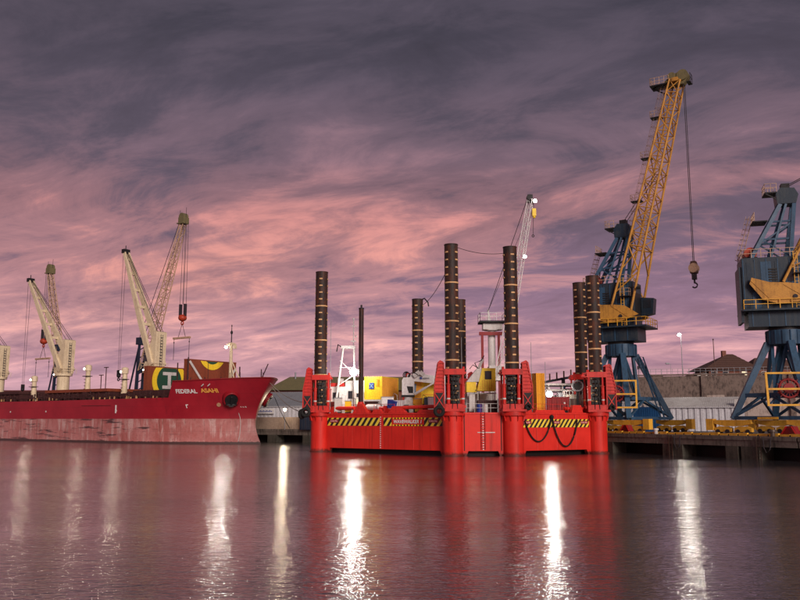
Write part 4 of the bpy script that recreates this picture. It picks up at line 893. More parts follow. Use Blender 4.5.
# coamings, pipes, vents, stores along the main deck
for x0, x1 in ((-24,-13.6),(-50,-31),(-76,-59.5),(-100,-84)):
    c = B().box(x0,x1,-7.4,7.4,7.55,9.2).build('hatch_coaming', 'dark_maroon', ship)
    n = int((x1-x0)/1.6)
    for i in range(n): B().box(x0+.4+i*1.6,x0+.62+i*1.6,-7.7,-7.403,7.6,9.1).build('coaming_stay', 'dark_maroon', c)
    if x0 < -30: 
        B().box(x0-.2,x1+.2,-7.8,7.8,9.203,9.75).build('hatch_lid', 'rust_hatch' if x0>-60 else 'dark_maroon', c)
m = B(); rnd = random.Random(3)
for i in range(150):
    x = -14.5 - rnd.random()*82; y = -9.4 + rnd.random()*1.4; hgt = .3 + rnd.random()*1.2
    if rnd.random() < .5: m.box(x-.2,x+.1+rnd.random()*.6,y-.2,y+.2,7.58,7.6+hgt)
    else: m.cyl((x,y,7.58),(x,y,7.6+hgt),.10,n=6).ball((x,y,7.6+hgt),.20,6,4)
m.build('deck_fittings', 'dark_maroon', ship); ship.children[-1]['kind'] = 'stuff'
m = B()
for i in range(40): x = -14 - rnd.random()*80; m.box(x,x+.18,-9.65,-9.5,7.7,7.95+rnd.random()*.3)
m.build('deck_markers', 'leg_mark', ship); ship.children[-1]['kind'] = 'stuff'
B().rail([(-13,-9.85,7.6),(-97,-9.95,7.55)], 1.0, .03, 1.5).build('handrail', 'dark_maroon', ship)
B().box(-98,-13,-9.2,-8.9,8.0,8.25).build('deck_pipe', 'dark_maroon', ship)
for x, y, zt in ((-28.0,-6.2,13.5),(-39.0,-6.2,14.4),(-56.6,-6.2,12.8)):
    p = B().cyl((x,y,7.6),(x,y,zt-1.1),.62,.42,n=12).build('ventilator_post', 'cream', ship)
    B().cyl((x,y,zt-1.1),(x,y,zt-.2),.62,.62,n=14).ball((x,y,zt-.2),.62,12,6,.5).build('cowl', 'cream', p); B().box(x-.7,x+.7,y-.75,y+.5,zt-2.2,zt-2.08).build('step_platform','black',p)
    m=B()
    for i in range(8): m.box(x-.25,x+.25,y-.70,y-.64,8.0+i*.6,8.08+i*.6)
    m.build('rung','dark_maroon',p); p.children[-1]['kind']='stuff'
    B().ball((x-.6,y-.45,zt-.75),.2,10,6).build('bulb','lamp_small',p); light('post_lamp', ship, (x-.7,y-1.2,zt-.75), 260, (1,.85,.65), .2)
for x, zt in ((-33.8,13.8),(-35.2,12.4)):
    B().cyl((x,-6,7.6),(x,-6,zt),.09,n=6).box(x-.6,x+.6,-6.1,-5.9,zt-.1,zt+.05).build('lamp_post', 'dark_maroon', ship)

# ship's cranes: pedestal, house, twin-beam boom, ropes, hook
def deck_crane(x, tip, hook_z, hscale=1.0, boom=True):
    zb = 13.6
    c = B().cyl((x,0,7.6),(x,0,zb),1.25,n=22).cyl((x,0,zb-.5),(x,0,zb),1.75,n=22).build('deck_crane', 'cream', ship)
    B().prism([(-1.3,zb+.003),(1.55,zb+.003),(1.75,zb+6.9),(1.1,zb+7.1),(.4,zb+5.0),(-1.1,zb+3.6)], (x,-1.25,0),(1,0,0),(0,0,1),-2.5).build('crane_house','cream',c)
    B().box(x-1.9,x-1.2,-.9,.9,zb+1.0,zb+3.0).build('operator_cab','navy',c)
    B().box(x-1.5,x-.6,-1.32,-1.253,zb+1.4,zb+2.6).build('house_window','glass',c)
    m=B()
    for i in range(11): m.box(x+1.5,x+1.9,-.2,.2,zb+.3+i*.55,zb+.36+i*.55)
    m.box(x+1.86,x+1.92,-.25,-.2,zb,zb+6.4).box(x+1.86,x+1.92,.2,.25,zb,zb+6.4).build('house_ladder','navy',c)
    B().rail([(x-1.7,-1.7,zb),(x+1.9,-1.7,zb),(x+1.9,1.7,zb)],1.0,.03,.9).build('handrail','cream',c)
    if boom:
        ft = V((x+1.0,0,zb+.6)); tp = V(tip)
        for s in (-1,1):
            m = B().beam(ft+V((0,s*1.5,0)), ft.lerp(tp,.35)+V((0,s*1.15,0)), .45,.95,.5,1.25, up=(.4,0,.9)); m.beam(ft.lerp(tp,.35)+V((0,s*1.15,0)), tp+V((0,s*.45,0)), .5,1.25,.3,.65, up=(.4,0,.9))
            m.build('boom_beam','cream',c)
        m = B()
        for t in (.35,.5,.65,.8,.93): q=ft.lerp(tp,t); w=1.15-.7*(t-.35)/.65; m.beam(q+V((0,-w,0)),q+V((0,w,0)),.35,.5)
        m.split('boom_cross_tie','cream',c)
        B().box(tp.x-.5,tp.x+.4,-.7,.7,tp.z-.3,tp.z+.5).cyl((tp.x-.1,0,tp.z+.5),(tp.x-.1,0,tp.z+1.3),.09,n=6).build('boom_head','black',c)
        m = B()
        for dy in (-.7,.7,.2): m.tube([(x+1.4,dy,zb+6.9),(tp.x+.2,dy*.5,tp.z)],.05,5)
        m.split('luffing_rope','wire',c)
        m = B()
        for dy in (-.35,.35): m.tube([(tp.x-.35,dy,tp.z-.2),(tp.x-.35,dy*.5,hook_z+1.2)],.035,5)
        m.split('hoist_rope','wire',c)
        B().box(tp.x-.6,tp.x-.1,-.3,.3,hook_z,hook_z+1.2).ball((tp.x-.35,0,hook_z+.1),.4,8,6).ring((tp.x-.35,0,hook_z-.6),(0,1,0),.28,.1,12,6).beam((tp.x-.35,0,hook_z-.4),(tp.x-.35,0,hook_z),.14).build('hook_block','black',c)
    B().ball((x-1.6,-1.2,zb-.2),.13).build('bulb','lamp_small',c)
    return c
deck_crane(-27.6, (-37.7,0,37.4), 12.5); deck_crane(-56.2, (-70.5,0,34.7), 10.5); deck_crane(-80.6, (-95.5,0,33), 11)

# ------------------------------------------------------------------ mobile harbour cranes on the quay behind the ship
def harbour_crane(label, base, tip, hook, spreader_w, mirror=1):
    bx, by = base; t = thing('mobile_harbour_crane', label, 'crane', (bx, by, QZ), SHIP_ROT)
    B().box(-6,6,-3,3,1.0,2.4).build('chassis','navy',t)
    for x in (-4.6,-1.6,1.6,4.6):
        for y in (-2.6,2.6): B().cyl((x,y-.4,.75),(x,y+.4,.75),.75,n=16).build('wheel','rubber',t)
    B().cyl((0,0,2.4),(0,0,4.0),1.6,n=18).build('slew_ring','navy',t); B().box(-5,2.4,-2,2,4.0,7.6).build('machine_house','navy',t)
    m=B()
    for s in (-1,1): m.beam((-.6,s*.9,7.6),(-.2,s*.8,19.5),.55,.75,.4,.5)
    m.split('tower_leg','navy',t)
    m=B()
    for i in range(6): m.beam((-.55,-.9,8.5+i*1.9),(-.5,.9,9.5+i*1.9),.2)
    m.split('tower_brace','navy',t)
    B().box(.2,2.0,-1,1,12.8,15.0).build('operator_cab','navy',t); B().box(2.003,2.05,-.8,.8,13.3,14.7).build('cab_window','glass',t)
    B().box(-1.2,.4,-1.1,1.1,19.5,21.2).build('tower_head','navy',t)
    B().beam((-4.6,0,7.6),(-1.0,0,20.4),.3).build('back_stay','navy',t)
    a, b = V((1.0,0,13.0)), V(tip)
    bm = lattice(a, b, 2.3, 1.1, 18, .13, .07, 'tan_steel', t, sidev=(0,1,0), h0=1.9, h1=1.0)
    B().box(b.x-.8,b.x+.9,-.9,.9,b.z-.3,b.z+1.2).cyl((b.x,-.7,b.z+1.4),(b.x,.7,b.z+1.4),.9,n=14).box(b.x-1.5,b.x-.8,-.8,.8,b.z-.2,b.z).build('boom_head','moss_roof',t)
    B().cyl((b.x+.9,0,b.z+1.2),(b.x+.9,0,b.z+3.6),.05,n=5).cyl((b.x-1.2,0,b.z+1.2),(b.x-1.2,0,b.z+3.2),.05,n=5).build('aerial','wire',t)
    m=B()
    for dy in (-.6,.6): m.tube([(-.6,dy,21.0),(b.x-.4,dy,b.z+.6)],.07,5)
    m.split('luffing_rope','wire',t)
    hx = b.x + (1.0 if b.x > 0 else -1.0); m=B()
    for dx,dy in ((-.7,-.3),(-.25,.3),(.25,-.3),(.7,.3)): m.tube([(hx+dx*.6,dy,b.z),(hx+dx,dy,hook+4.2)],.05,5)
    m.split('hoist_rope','wire',t)
    B().box(hx-.95,hx-.6,-.35,.35,hook+1.4,hook+4.2).box(hx+.6,hx+.95,-.35,.35,hook+1.4,hook+4.2).split('block_cheek','wire',t)
    B().ball((hx,0,hook+1.0),1.0,12,8,.8).box(hx-.9,hx+.9,-.4,.4,hook+1.0,hook+1.7).ring((hx,0,hook-.2),(0,1,0),.4,.13,14,6).build('hook_block','hook_red',t)
    zs = hook - 3.4; m=B()
    for s in (-1,1): m.tube([(hx,0,hook-.3),(hx+s*1.2,0,zs)],.06,5)
    m.split('sling','wire',t)
    B().box(hx-spreader_w/2,hx+spreader_w/2,-.25,.25,zs-.45,zs).build('spreader_beam','tan_steel',t)
    m=B()
    for s in (-1,1): m.tube([(hx+s*spreader_w*.46,0,zs-.4),(hx+s*spreader_w*.46,0,zs-5.2)],.06,5).ball((hx+s*spreader_w*.46,0,zs-1.2),.16,6,4)
    m.split('chain','wire',t)
    return t
def ship_xy(x, y): c, s = math.cos(SHIP_ROT), math.sin(SHIP_ROT); return (-23.8 + c*x - s*y, 138.9 + s*x + c*y)
harbour_crane('blue harbour crane with brown lattice boom leaning towards the ship\'s bow', ship_xy(-61.5, 24), (12.6,0,47.6), 24.0, 5.6)
harbour_crane('blue harbour crane with brown lattice boom leaning away from the ship\'s bow', ship_xy(-94.5, 24), (-6.6,0,41.0), 21.5, 6.4)

# ------------------------------------------------------------------ mooring lines
bow = lambda x, y, zz: V((*ship_xy(x, y), zz))
o = B().tube(sag(bow(1.9,.4,10.2), (-11.3,106.5,6.2), 0.9), 0.06, 6).build('mooring_rope', 'rope'); tag(o, 'upper pale mooring rope from the ship\'s bow lamp to the red barge', 'rope')
o = B().tube(sag(bow(1.6,1.4,9.4), (-12.0,108.0,4.9), 1.0), 0.06, 6).build('mooring_rope', 'rope'); tag(o, 'lower pale mooring rope running beneath another from ship to barge', 'rope')
o = B().tube(sag(bow(.4,3.2,7.9), (-20.0,149.2,2.5), 0.3), 0.06, 6).build('mooring_rope', 'wire'); tag(o, 'dark mooring rope dropping steeply from the bow anchor to the quay', 'rope')

# ------------------------------------------------------------------ level-luffing quay cranes
def gantry_crane(label, loc, qrot, slew, tipx, tipz, hookz):
    t = thing('gantry_crane', label, 'crane', loc)
    TP = Matrix.Rotation(qrot, 4, 'Z'); TS = Matrix.Rotation(slew, 4, 'Z')
    h = 4.35                                                    # portal half side; local x runs along the rails
    def leg(a, b, w0, w1, nm='portal_leg', mat='crane_blue'): return B().beam(a, b, w0, w0, w1, w1).build(nm, mat, t, TP)
    for sx in (-1, 1):
        for sy in (-1, 1):
            leg((sx*h, sy*h, 1.75), (sx*1.35, sy*1.35, 10.3), .62, .72)
    for sx in (-1, 1):
        leg((sx*h*.62, 0, 4.4), (sx*1.2, -.9, 10.2), .30, .34, 'portal_strut'); leg((sx*h*.62, 0, 4.4), (sx*1.2, .9, 10.2), .30, .34, 'portal_strut')
        leg((0, sx*h*.66, 4.4), (-.9, sx*1.2, 10.2), .30, .34, 'portal_strut'); leg((0, sx*h*.66, 4.4), (.9, sx*1.2, 10.2), .30, .34, 'portal_strut')
    k = h - (4.4-1.75)/(10.3-1.75)*(h-1.35)
    for s in (-1, 1):
        leg((-k, s*k, 4.4), (k, s*k, 4.4), .42, .42, 'tie_beam'); leg((s*k, -k+.22, 4.4), (s*k, k-.22, 4.4), .42, .42, 'tie_beam')
        leg((-h, s*h, 1.85), (h, s*h, 1.85), .40, .40, 'sill_beam'); leg((s*h, -h+.2, 1.86), (s*h, h-.2, 1.86), .34, .34, 'sill_beam')
        for q in (-1, 1):
            leg((q*h*.96, s*h, 2.0), (0, s*k, 4.3), .26, .26, 'diagonal_brace'); leg((s*h, q*h*.96, 2.0), (s*k, 0, 4.3), .26, .26, 'diagonal_brace')
    # bogies
    for sx in (-1, 1):
        for sy in (-1, 1):
            xc = sx*h; y = sy*h
            eq = B().prism([(-2.3,1.20),(-.95,.92),(.95,.92),(2.3,1.20),(2.3,1.62),(-2.3,1.62)], (xc, y+.28, 0), (1,0,0), (0,0,1), .56).build('equaliser_beam', 'bogie_yellow', t, TP)
            for q in (-1.25, 1.25):
                bg = B().prism([(-1.05,.28),(1.05,.28),(1.05,.70),(.5,.90),(-.5,.90),(-1.05,.70)], (xc+q, y+.24, 0), (1,0,0), (0,0,1), .48).build('bogie', 'bogie_yellow', t, TP)
                for e in (-.6, .6): B().cyl((xc+q+e, y-.33, .30), (xc+q+e, y+.33, .30), .28, n=14).build('wheel', 'wire', bg, TP)
            B().box(xc+sx*2.85-.45, xc+sx*2.85+.45, y-.38, y+.38, .45, 1.75).build('buffer_box', 'bogie_yellow', t, TP)
    B().box(-1.2,1.2,-h-.36,-h-.30,1.70,1.95).build('sill_plate','bogie_yellow',t,TP)
    # cable reel and its yellow guard frame on the water side
    TR = Matrix.Translation((-2.3,-5.4,0)) @ Matrix.Rotation(R(-12),4,'Z')
    m = B()
    for z0, z1, x0, x1 in ((3.2,3.2,-2.3,2.5),(6.6,6.6,-2.4,2.4),(4.9,4.9,-2.3,2.4)): m.beam((x0,0,z0),(x1,0,z1),.20)
    m.beam((-2.35,0,3.1),(-2.45,0,6.7),.22).beam((2.45,0,3.1),(2.45,0,6.7),.22); m.split('guard_frame','bogie_yellow',t,TR)
    B().beam((-2.2,.1,3.3),(-1.0,3.2,3.9),.14).beam((2.2,.1,4.9),(2.0,3.0,4.4),.14).split('guard_arm','crane_blue',t,TR)
    rl = B().ring((0,.9,5.0),(0,1,0),.98,.12,30,8).ring((0,1.3,5.0),(0,1,0),.98,.12,30,8).build('cable_reel','dark_red',t,TR)
    m = B()
    for i in range(16): a = i*math.pi/8; m.beam((0.2*math.cos(a),.85,5+.2*math.sin(a)),(1.3*math.cos(a),.85,5+1.3*math.sin(a)),.06)
    m.build('reel_spoke','dark_red',rl,TR); B().cyl((0,.8,5),(0,1.4,5),.55,n=18).build('reel_drum','dark_red',rl,TR); B().cyl((0,1.3,5),(0,3.4,4.5),.14,n=8).build('reel_axle','crane_blue',rl,TR)
    # zigzag stair up one leg
    m = B()
    for s in (-.35,.35): m.beam((h+.5,h*.4+s,2.0),(2.2,1.4+s,10.0),.07,.16)
    for i in range(20): f=i/19; m.beam((h+.5+(2.2-h-.5)*f,h*.4-.35+(1.4-h*.4)*f,2.0+8*f),(h+.5+(2.2-h-.5)*f,h*.4+.35+(1.4-h*.4)*f,2.0+8*f),.05)
    m.build('portal_ladder','crane_blue',t,TP)
    # turntable
    m = B().cyl((0,0,10.1),(0,0,11.7),2.05,n=12); dr = m.build('turntable','crane_blue',t,TP)
    m = B()
    for i in range(16): a=i*math.pi/8; m.beam((2.02*math.cos(a),2.02*math.sin(a),10.15),(2.02*math.cos(a),2.02*math.sin(a),11.65),.14,.10)
    m.build('stiffener','crane_blue',dr,TP); B().cyl((0,0,11.7),(0,0,12.05),1.7,n=24).build('slew_bearing','black',t)
    # superstructure (local x = jib direction)
    B().box(-4.0,2.9,-2.0,2.0,12.05,13.8).build('bed_frame','house_blue',t,TS)
    pf = B().box(-4.6,4.3,-2.9,2.9,13.803,14.0).build('platform','house_blue',t,TS)
    B().rail([(-4.5,-2.85,14.0),(4.25,-2.85,14.0),(4.25,2.85,14.0),(-4.5,2.85,14.0)],1.05,.04,1.2).build('platform_rail','bogie_yellow',t,TS)
    hs = B().box(-4.4,2.5,-2.0,2.0,14.003,20.0).build('machine_house','house_blue',t,TS)
    m = B()
    for i in range(6): x=-4.3+i*1.22; m.box(x,x+.09,-2.06,-2.003,14.2,19.8)
    m.split('wall_rib','crane_blue',hs,TS); B().box(2.503,2.55,-1.2,1.2,15.0,18.6).build('front_opening_shade','black',hs,TS)  # last plate: dark of an opening painted on the closed front
    B().box(-4.7,-4.403,-1.8,1.8,12.6,19.0).build('counterweight','house_blue',hs,TS); B().box(-3.4,-2.5,-2.05,-2.003,14.1,16.0).build('door','crane_blue',hs,TS)
    f = B().box(.2,1.2,-2.06,-2.003,17.0,18.6).build('window','crane_blue',hs,TS); B().box(.3,1.1,-2.075,-2.062,17.1,18.5).build('pane','glass',hs,TS)
    m=B()
    for s in (-.2,.2): m.box(1.2+s-.03,1.2+s+.03,-2.5,-2.44,14.0,20.5)
    for i in range(14): m.box(1.0,1.4,-2.49,-2.45,14.3+i*.45,14.34+i*.45)
    m.build('house_ladder','bogie_yellow',t,TS)
    B().rail([(-4.3,-1.95,20.0),(1.8,-1.95,20.0),(1.8,1.95,20.0),(-4.3,1.95,20.0),(-4.3,-1.95,20.0)],1.0,.035,1.0).build('roof_rail','tan_steel',t,TS)
    B().cyl((-3.2,-.9,20.75),(-3.2,.9,20.75),.7,n=18).build('winch','hook_red',t,TS); B().box(-3.9,-2.5,-1,1,20.003,20.3).build('winch_base','black',t,TS)
    for i in range(4):
        x=-3.9+i*1.5; B().box(x,x+1.1,-2.035,-2.003,16.6,19.5).build('wall_panel','crane_blue' if i%2 else 'house_blue',hs,TS)
    for i in range(6): B().box(-1.6,-.7,-2.09,-2.04,17.0+i*.3,17.16+i*.3).build('louvre','black',hs,TS)
    B().box(-.4,.9,-3.0,-2.9,14.1,15.0).build('notice_board','off_white',t,TS) if False else None
    B().box(1.0,2.2,-2.9,-2.003,17.9,18.0).build('side_platform','black',t,TS); B().rail([(1.0,-2.85,18.0),(2.2,-2.85,18.0),(2.2,-2.05,18.0)],1.0,.03,.6).build('side_rail','tan_steel',t,TS)
    for x in (-3.6,-1.9,-.2,1.5): B().box(x,x+.12,-2.04,-2.003,12.1,13.75).build('bed_stiffener','crane_blue',t,TS)
    cb = B().prism([(2.6,15.6),(4.1,15.9),(4.3,18.0),(2.6,18.2)],(0,2.9,0),(1,0,0),(0,0,1),1.5).build('operator_cab','house_blue',t,TS); B().box(2.9,3.9,1.36,1.395,16.7,17.8).build('cab_window','glass',cb,TS)
    for zz in (15.2,19.2): B().beam((1.9,-2.0,zz),(3.4,-2.6,zz-.2),.10).box(3.2,3.7,-2.9,-2.4,zz-.45,zz-.15).build('lamp_bracket','black',t,TS)
    # A-frame tower
    def tw(f, r): return (-3.3+3.6*f if r else .9+.9*f)
    for sy in (-1,1):
        for r in (1,0): B().beam((tw(0,r),sy*1.6,20.0),(tw(1,r),sy*.75,26.4),.42,.42).build('tower_leg','crane_blue',t,TS)
        for zz in (22.2,24.3):
            f=(zz-20)/6.4; B().beam((tw(f,1),sy*(1.6-.85*f),zz),(tw(f,0),sy*(1.6-.85*f),zz),.2).build('tower_tie','crane_blue',t,TS)
        B().beam((tw(.25,1),sy*1.40,21.6),(tw(.65,0),sy*1.05,24.2),.16).build('tower_tie','crane_blue',t,TS)
    for zz in (22.2,24.3): f=(zz-20)/6.4; B().beam((tw(f,1),-1.6+.85*f,zz),(tw(f,1),1.6-.85*f,zz),.2).build('tower_tie','crane_blue',t,TS)
    B().prism([(.0,26.4),(2.0,26.4),(2.3,27.4),(1.9,28.2),(.4,28.3),(-.1,27.6)],(0,-1.0,0),(1,0,0),(0,0,1),-2.0).build('tower_head','house_blue',t,TS)
    B().box(-1.3,.0,-1.1,1.1,27.7,27.85).beam((-1.2,-1.0,27.7),(.1,-.9,26.9),.12).build('tower_platform','black',t,TS); B().rail([(.0,-1.05,27.85),(-1.25,-1.05,27.85),(-1.25,1.05,27.85),(.0,1.05,27.85)],1.0,.03,.6).build('tower_rail','tan_steel',t,TS)
    B().rail([(-2.6,-1.3,24.5),(-2.6,1.3,24.5)],1.0,.03,.6).build('tower_rail','tan_steel',t,TS); B().box(-2.8,-1.2,-1.2,1.2,24.38,24.5).build('tower_platform','black',t,TS)
    for sy in (-1,1):
        B().beam((-1.2,sy*1.5,20.0),(.9,sy*.8,26.4),.26).build('tower_leg','crane_blue',t,TS); B().beam((tw(.0,0),sy*1.55,20.1),(tw(.35,1),sy*1.3,22.2),.16).build('tower_tie','crane_blue',t,TS)
    B().beam((tw(.35,1),-1.3,22.2),(tw(.67,1),1.05,24.3),.14).build('tower_tie','crane_blue',t,TS); B().beam((tw(0,1),1.6,20.1),(tw(.35,1),-1.3,22.2),.14).build('tower_tie','crane_blue',t,TS)
    B().box(.6,1.5,-.5,.5,28.3,28.9).build('tower_sheave','black',t,TS)
    def hoop_ladder(a, b, n, mat, nm, out=(-1,0,.2)):
        a, b, o = V(a), V(b), V(out).normalized(); m = B()
        for s in (-.22,.22): m.beam(a+V((0,s,0)),b+V((0,s,0)),.05)
        for i in range(n):
            p=a.lerp(b,i/(n-1)); m.beam(p+V((0,-.22,0)),p+V((0,.22,0)),.035)
            if i % 2 == 0:
                q=[p+V((0,-.3,0)),p+V((0,-.38,0))+o*.4,p+o*.72,p+V((0,.38,0))+o*.4,p+V((0,.3,0))]; m.tube(q,.028,4)
        for s in (-.38,0,.38): m.beam(a+V((0,s,0))+o*(.4 if s else .72),b+V((0,s,0))+o*(.4 if s else .72),.035)
        return m.build(nm,mat,t,TS)
    hoop_ladder((-4.0,.9,20.2),(-2.5,.9,25.4),18,'tan_steel','tower_ladder')
    # jib on rocker plates either side of the house
    W0,W1,W2 = 2.55,2.15,1.12; foot = V((1.0,0,16.4)); kn = V((foot.x+(tipx-foot.x)*.27,0,foot.z+(tipz-foot.z)*.27)); tip = V((tipx,0,tipz))
    d = (tip-foot).normalized(); pu = V((d.z,0,-d.x))
    rock = [(-3.5,17.6),(-3.75,16.9),(-2.4,15.0),(-.8,14.55),(1.2,14.7),(3.3,15.45),(1.5,16.7),(.2,16.9),(-1.6,17.0)]
    jr = None
    for sy in (-1,1):
        r_ = B().prism(rock,(0,sy*W0+.11,0),(1,0,0),(0,0,1),.22).build('rocker_plate','crane_yellow',t,TS)
        B().beam((-3.6,sy*W0-.13,17.3),(-1.6,sy*W0-.13,15.0),.06,.12).beam((-.2,sy*W0-.13,16.7),(1.9,sy*W0-.13,15.2),.06,.12).split('plate_rib','crane_yellow',r_,TS); B().cyl((.9,sy*W0-.2,15.3),(.9,sy*W0+.2,15.3),.25,n=14).build('pivot_pin','wire',r_,TS)
    def rect(f, i, j):
        if f < .27: g=f/.27; c=foot.lerp(kn,g); w=W0+(W1-W0)*g; dd=1.35+(1.05-1.35)*g
        else: g=(f-.27)/.73; c=kn.lerp(tip,g); w=W1+(W2-W1)*g; dd=1.05+(.72-1.05)*g
        return c + V((0,i*w,0)) + pu*(j*dd)
    jib = B().box(-.4,.4,-W2-.12,W2+.12,-.25,.25).build('jib','crane_yellow',t,TS @ Matrix.Translation(tip))
    cs = [(-1,-1),(1,-1),(1,1),(-1,1)]
    for i,j in cs:
        B().cyl(rect(0,i,j),rect(.27,i,j),.17,.16,n=8).build('chord','crane_yellow',jib,TS); B().cyl(rect(.27,i,j),rect(1,i,j),.165,.13,n=8).build('chord','crane_yellow',jib,TS)
    fs = [0.06,.165,.27] + [.27+.73*((k+1)/13) for k in range(13)]
    for k,(f0,f1) in enumerate(zip(fs,fs[1:])):
        r=.11 if k<2 else .075
        for q in range(4):
            c0,c1=cs[q],cs[(q+1)%4]
            if k<2 and q in (0,2) and k==0: pass
            else: B().cyl(rect(f0,*(c0 if k%2 else c1)),rect(f1,*(c1 if k%2 else c0)),r,n=6,cap=False).split('brace','crane_yellow',jib,TS)
            if k>=1: B().cyl(rect(f1,*c0),rect(f1,*c1),r,n=6,cap=False).split('brace','crane_yellow',jib,TS)
        if 2<=k<15:
            for q in (1,3): c0,c1=cs[q],cs[(q+1)%4]; B().cyl(rect(f0,*(c1 if k%2 else c0)),rect(f1,*(c0 if k%2 else c1)),r*.8,n=5,cap=False).split('brace','crane_yellow',jib,TS)
    # jib ladder with rest platforms
    a=rect(.30,0,-1)-pu*.55; b=rect(.985,0,-1)-pu*.7
    hoop_ladder(a,b,34,'tan_steel','jib_ladder',out=-pu)
    for f in (.47,.66,.84):
        p=rect(f,0,-1)-pu*.6; B().box(p.x-1.0,p.x+.5,-.6,.6,p.z-.06,p.z+.04).build('rest_platform','black',t,TS); B().rail([(p.x+.2,-.6,p.z),(p.x-1.0,-.6,p.z),(p.x-1.0,.6,p.z)],.9,.025,.6).build('rest_rail','tan_steel',t,TS)
    # jib head
    hd=B().prism([(-1.3,-.6),(1.0,-.6),(1.7,.3),(.9,1.3),(-.3,1.0),(-1.5,.2)],(tip.x,-.55,tip.z),(1,0,0),(0,0,1),-1.1).build('jib_head','moss_roof',t,TS)
    for dx,dz,r in ((.9,.6,.75),(-.5,.7,.55)): B().cyl((tip.x+dx,-.75,tip.z+dz),(tip.x+dx,.75,tip.z+dz),r,n=18).build('sheave','moss_roof',hd,TS)
    B().box(tip.x-3.4,tip.x-.8,-1.0,1.0,tip.z-.30,tip.z-.15).beam((tip.x-3.2,0,tip.z-.3),(tip.x-1.2,0,tip.z-1.6),.16).build('head_platform','black',t,TS); B().rail([(tip.x-.8,-1,tip.z-.15),(tip.x-3.35,-1,tip.z-.15),(tip.x-3.35,1,tip.z-.15),(tip.x-.8,1,tip.z-.15)],1.0,.03,.7).build('head_rail','tan_steel',t,TS)
    B().box(tip.x+1.4,tip.x+1.9,-.7,.7,tip.z-.55,tip.z-.45).rail([(tip.x+1.9,-.7,tip.z-.5),(tip.x+1.9,.7,tip.z-.5)],1.2,.03,.6).build('front_step','black',t,TS)
    # ropes and hook
    rx=tip.x+.95
    for dy in (-.45,.45): B().cyl((rx,dy,tip.z+.6),(rx,dy*.8,hookz+3.0),.045,n=6).split('hoist_rope','wire',t,TS)
    B().prism([(-.42,1.6),(.42,1.6),(.55,2.3),(.3,3.2),(-.3,3.2),(-.55,2.3)],(rx,-.45,hookz),(1,0,0),(0,0,1),-.9).build('hook_block','brown_roof',t,TS)
    B().cyl((rx,-.5,hookz+2.3),(rx,.5,hookz+2.3),.62,n=16).build('block_sheave','tan_steel',t,TS); B().box(rx-.28,rx+.28,-.3,.3,hookz+.8,hookz+1.6).cyl((rx,0,hookz+.3),(rx,0,hookz+.8),.12,n=8).build('swivel','wire',t,TS)
    B().tube([V((rx,0,hookz+.35))+V((math.sin(a_)*.32,0,-.32+math.cos(a_)*.32)) for a_ in [i*.42 for i in range(11)]],.10,7).build('hook','wire',t,TS)
    for dy in (-.5,.5): B().cyl((1.2,dy,28.6),(kn.x+(tip.x-kn.x)*.45,dy,kn.z+(tip.z-kn.z)*.45),.05,n=5).build('jib_stay','wire',t,TS)
    return t
QA = math.atan2(-.81, .58)
gantry_crane('tall quay crane with steep yellow jib and hanging hook beside the red barge', (30.0,110,QZ+.13), QA, R(-32), 9.1, 47.2, 19.0)
gantry_crane('quay crane with dark blue house and lowered yellow jib beside the red cable reel guard', (44.0,92.4,QZ+.13), QA, R(-16), 13.8, 43.2, 12.0)

# rails, cable channel and bollards on the crane quay
e0 = V((25.9,104.3,0)); dq = V((38.5-25.9,79.6-104.3,0)).normalized(); nq = V((-dq.y,dq.x,0))
TQ = Matrix(((dq.x,nq.x,0,e0.x),(dq.y,nq.y,0,e0.y),(0,0,1,QZ),(0,0,0,1)))
TRL = Matrix.Translation((30.0,110,QZ)) @ Matrix.Rotation(QA,4,'Z')
for y in (-4.35,4.35): struct(B().box(-9,70,y-.05,y+.05,0.0,.14).build('crane_rail','rail_steel',None,TRL))
ch = thing('cable_channel', 'low yellow cable channel strip running along the quay edge under the cranes', 'cable channel', (e0.x,e0.y,QZ), math.atan2(dq.y,dq.x))
for i in range(34):
    x=-1.0+i*1.25; B().box(x,x+1.05,.55,.85,.12,.34+.04*((i*7)%3)).build('channel_cover','bogie_yellow',ch); 
    B().box(x+1.07,x+1.23,.58,.82,.10,.24).build('channel_gap','black',ch)
for i,(x,lb,mt) in enumerate([(8.6,'pale stone bollard on the quay edge between the two cranes','off_white'),(24.6,'dark rusty bollard on the quay edge near the cable reel','rail_steel')]):
    p=e0+dq*x+nq*.35; t=thing('bollard',lb,'bollard',(p.x,p.y,QZ+.13)); B().cyl((0,0,0),(0,0,.45),.22,n=14).split('post',mt,t); B().cyl((0,0,.45),(0,0,.65),.34,.30,n=14).build('head',mt,t)
for x,lb in ((2.0,'small dark red rail clamp on the quay beside the barge'),(25.5,'large dark red rail clamp beside the yellow bogies under the reel guard')):
    p=e0+dq*x+nq*1.9; t=thing('rail_clamp',lb,'rail clamp',(p.x,p.y,QZ+.14),math.atan2(dq.y,dq.x))
    B().prism([(-1.0,0),(1.0,0),(.5,1.0),(-.3,1.0)],(0,-.35,0),(1,0,0),(0,0,1),-.7).build('body','dark_red',t); B().beam((-.9,-.42,.1),(-.2,-.42,.95),.1).beam((.9,-.42,.1),(.4,-.42,.95),.1).split('arm','red',t)
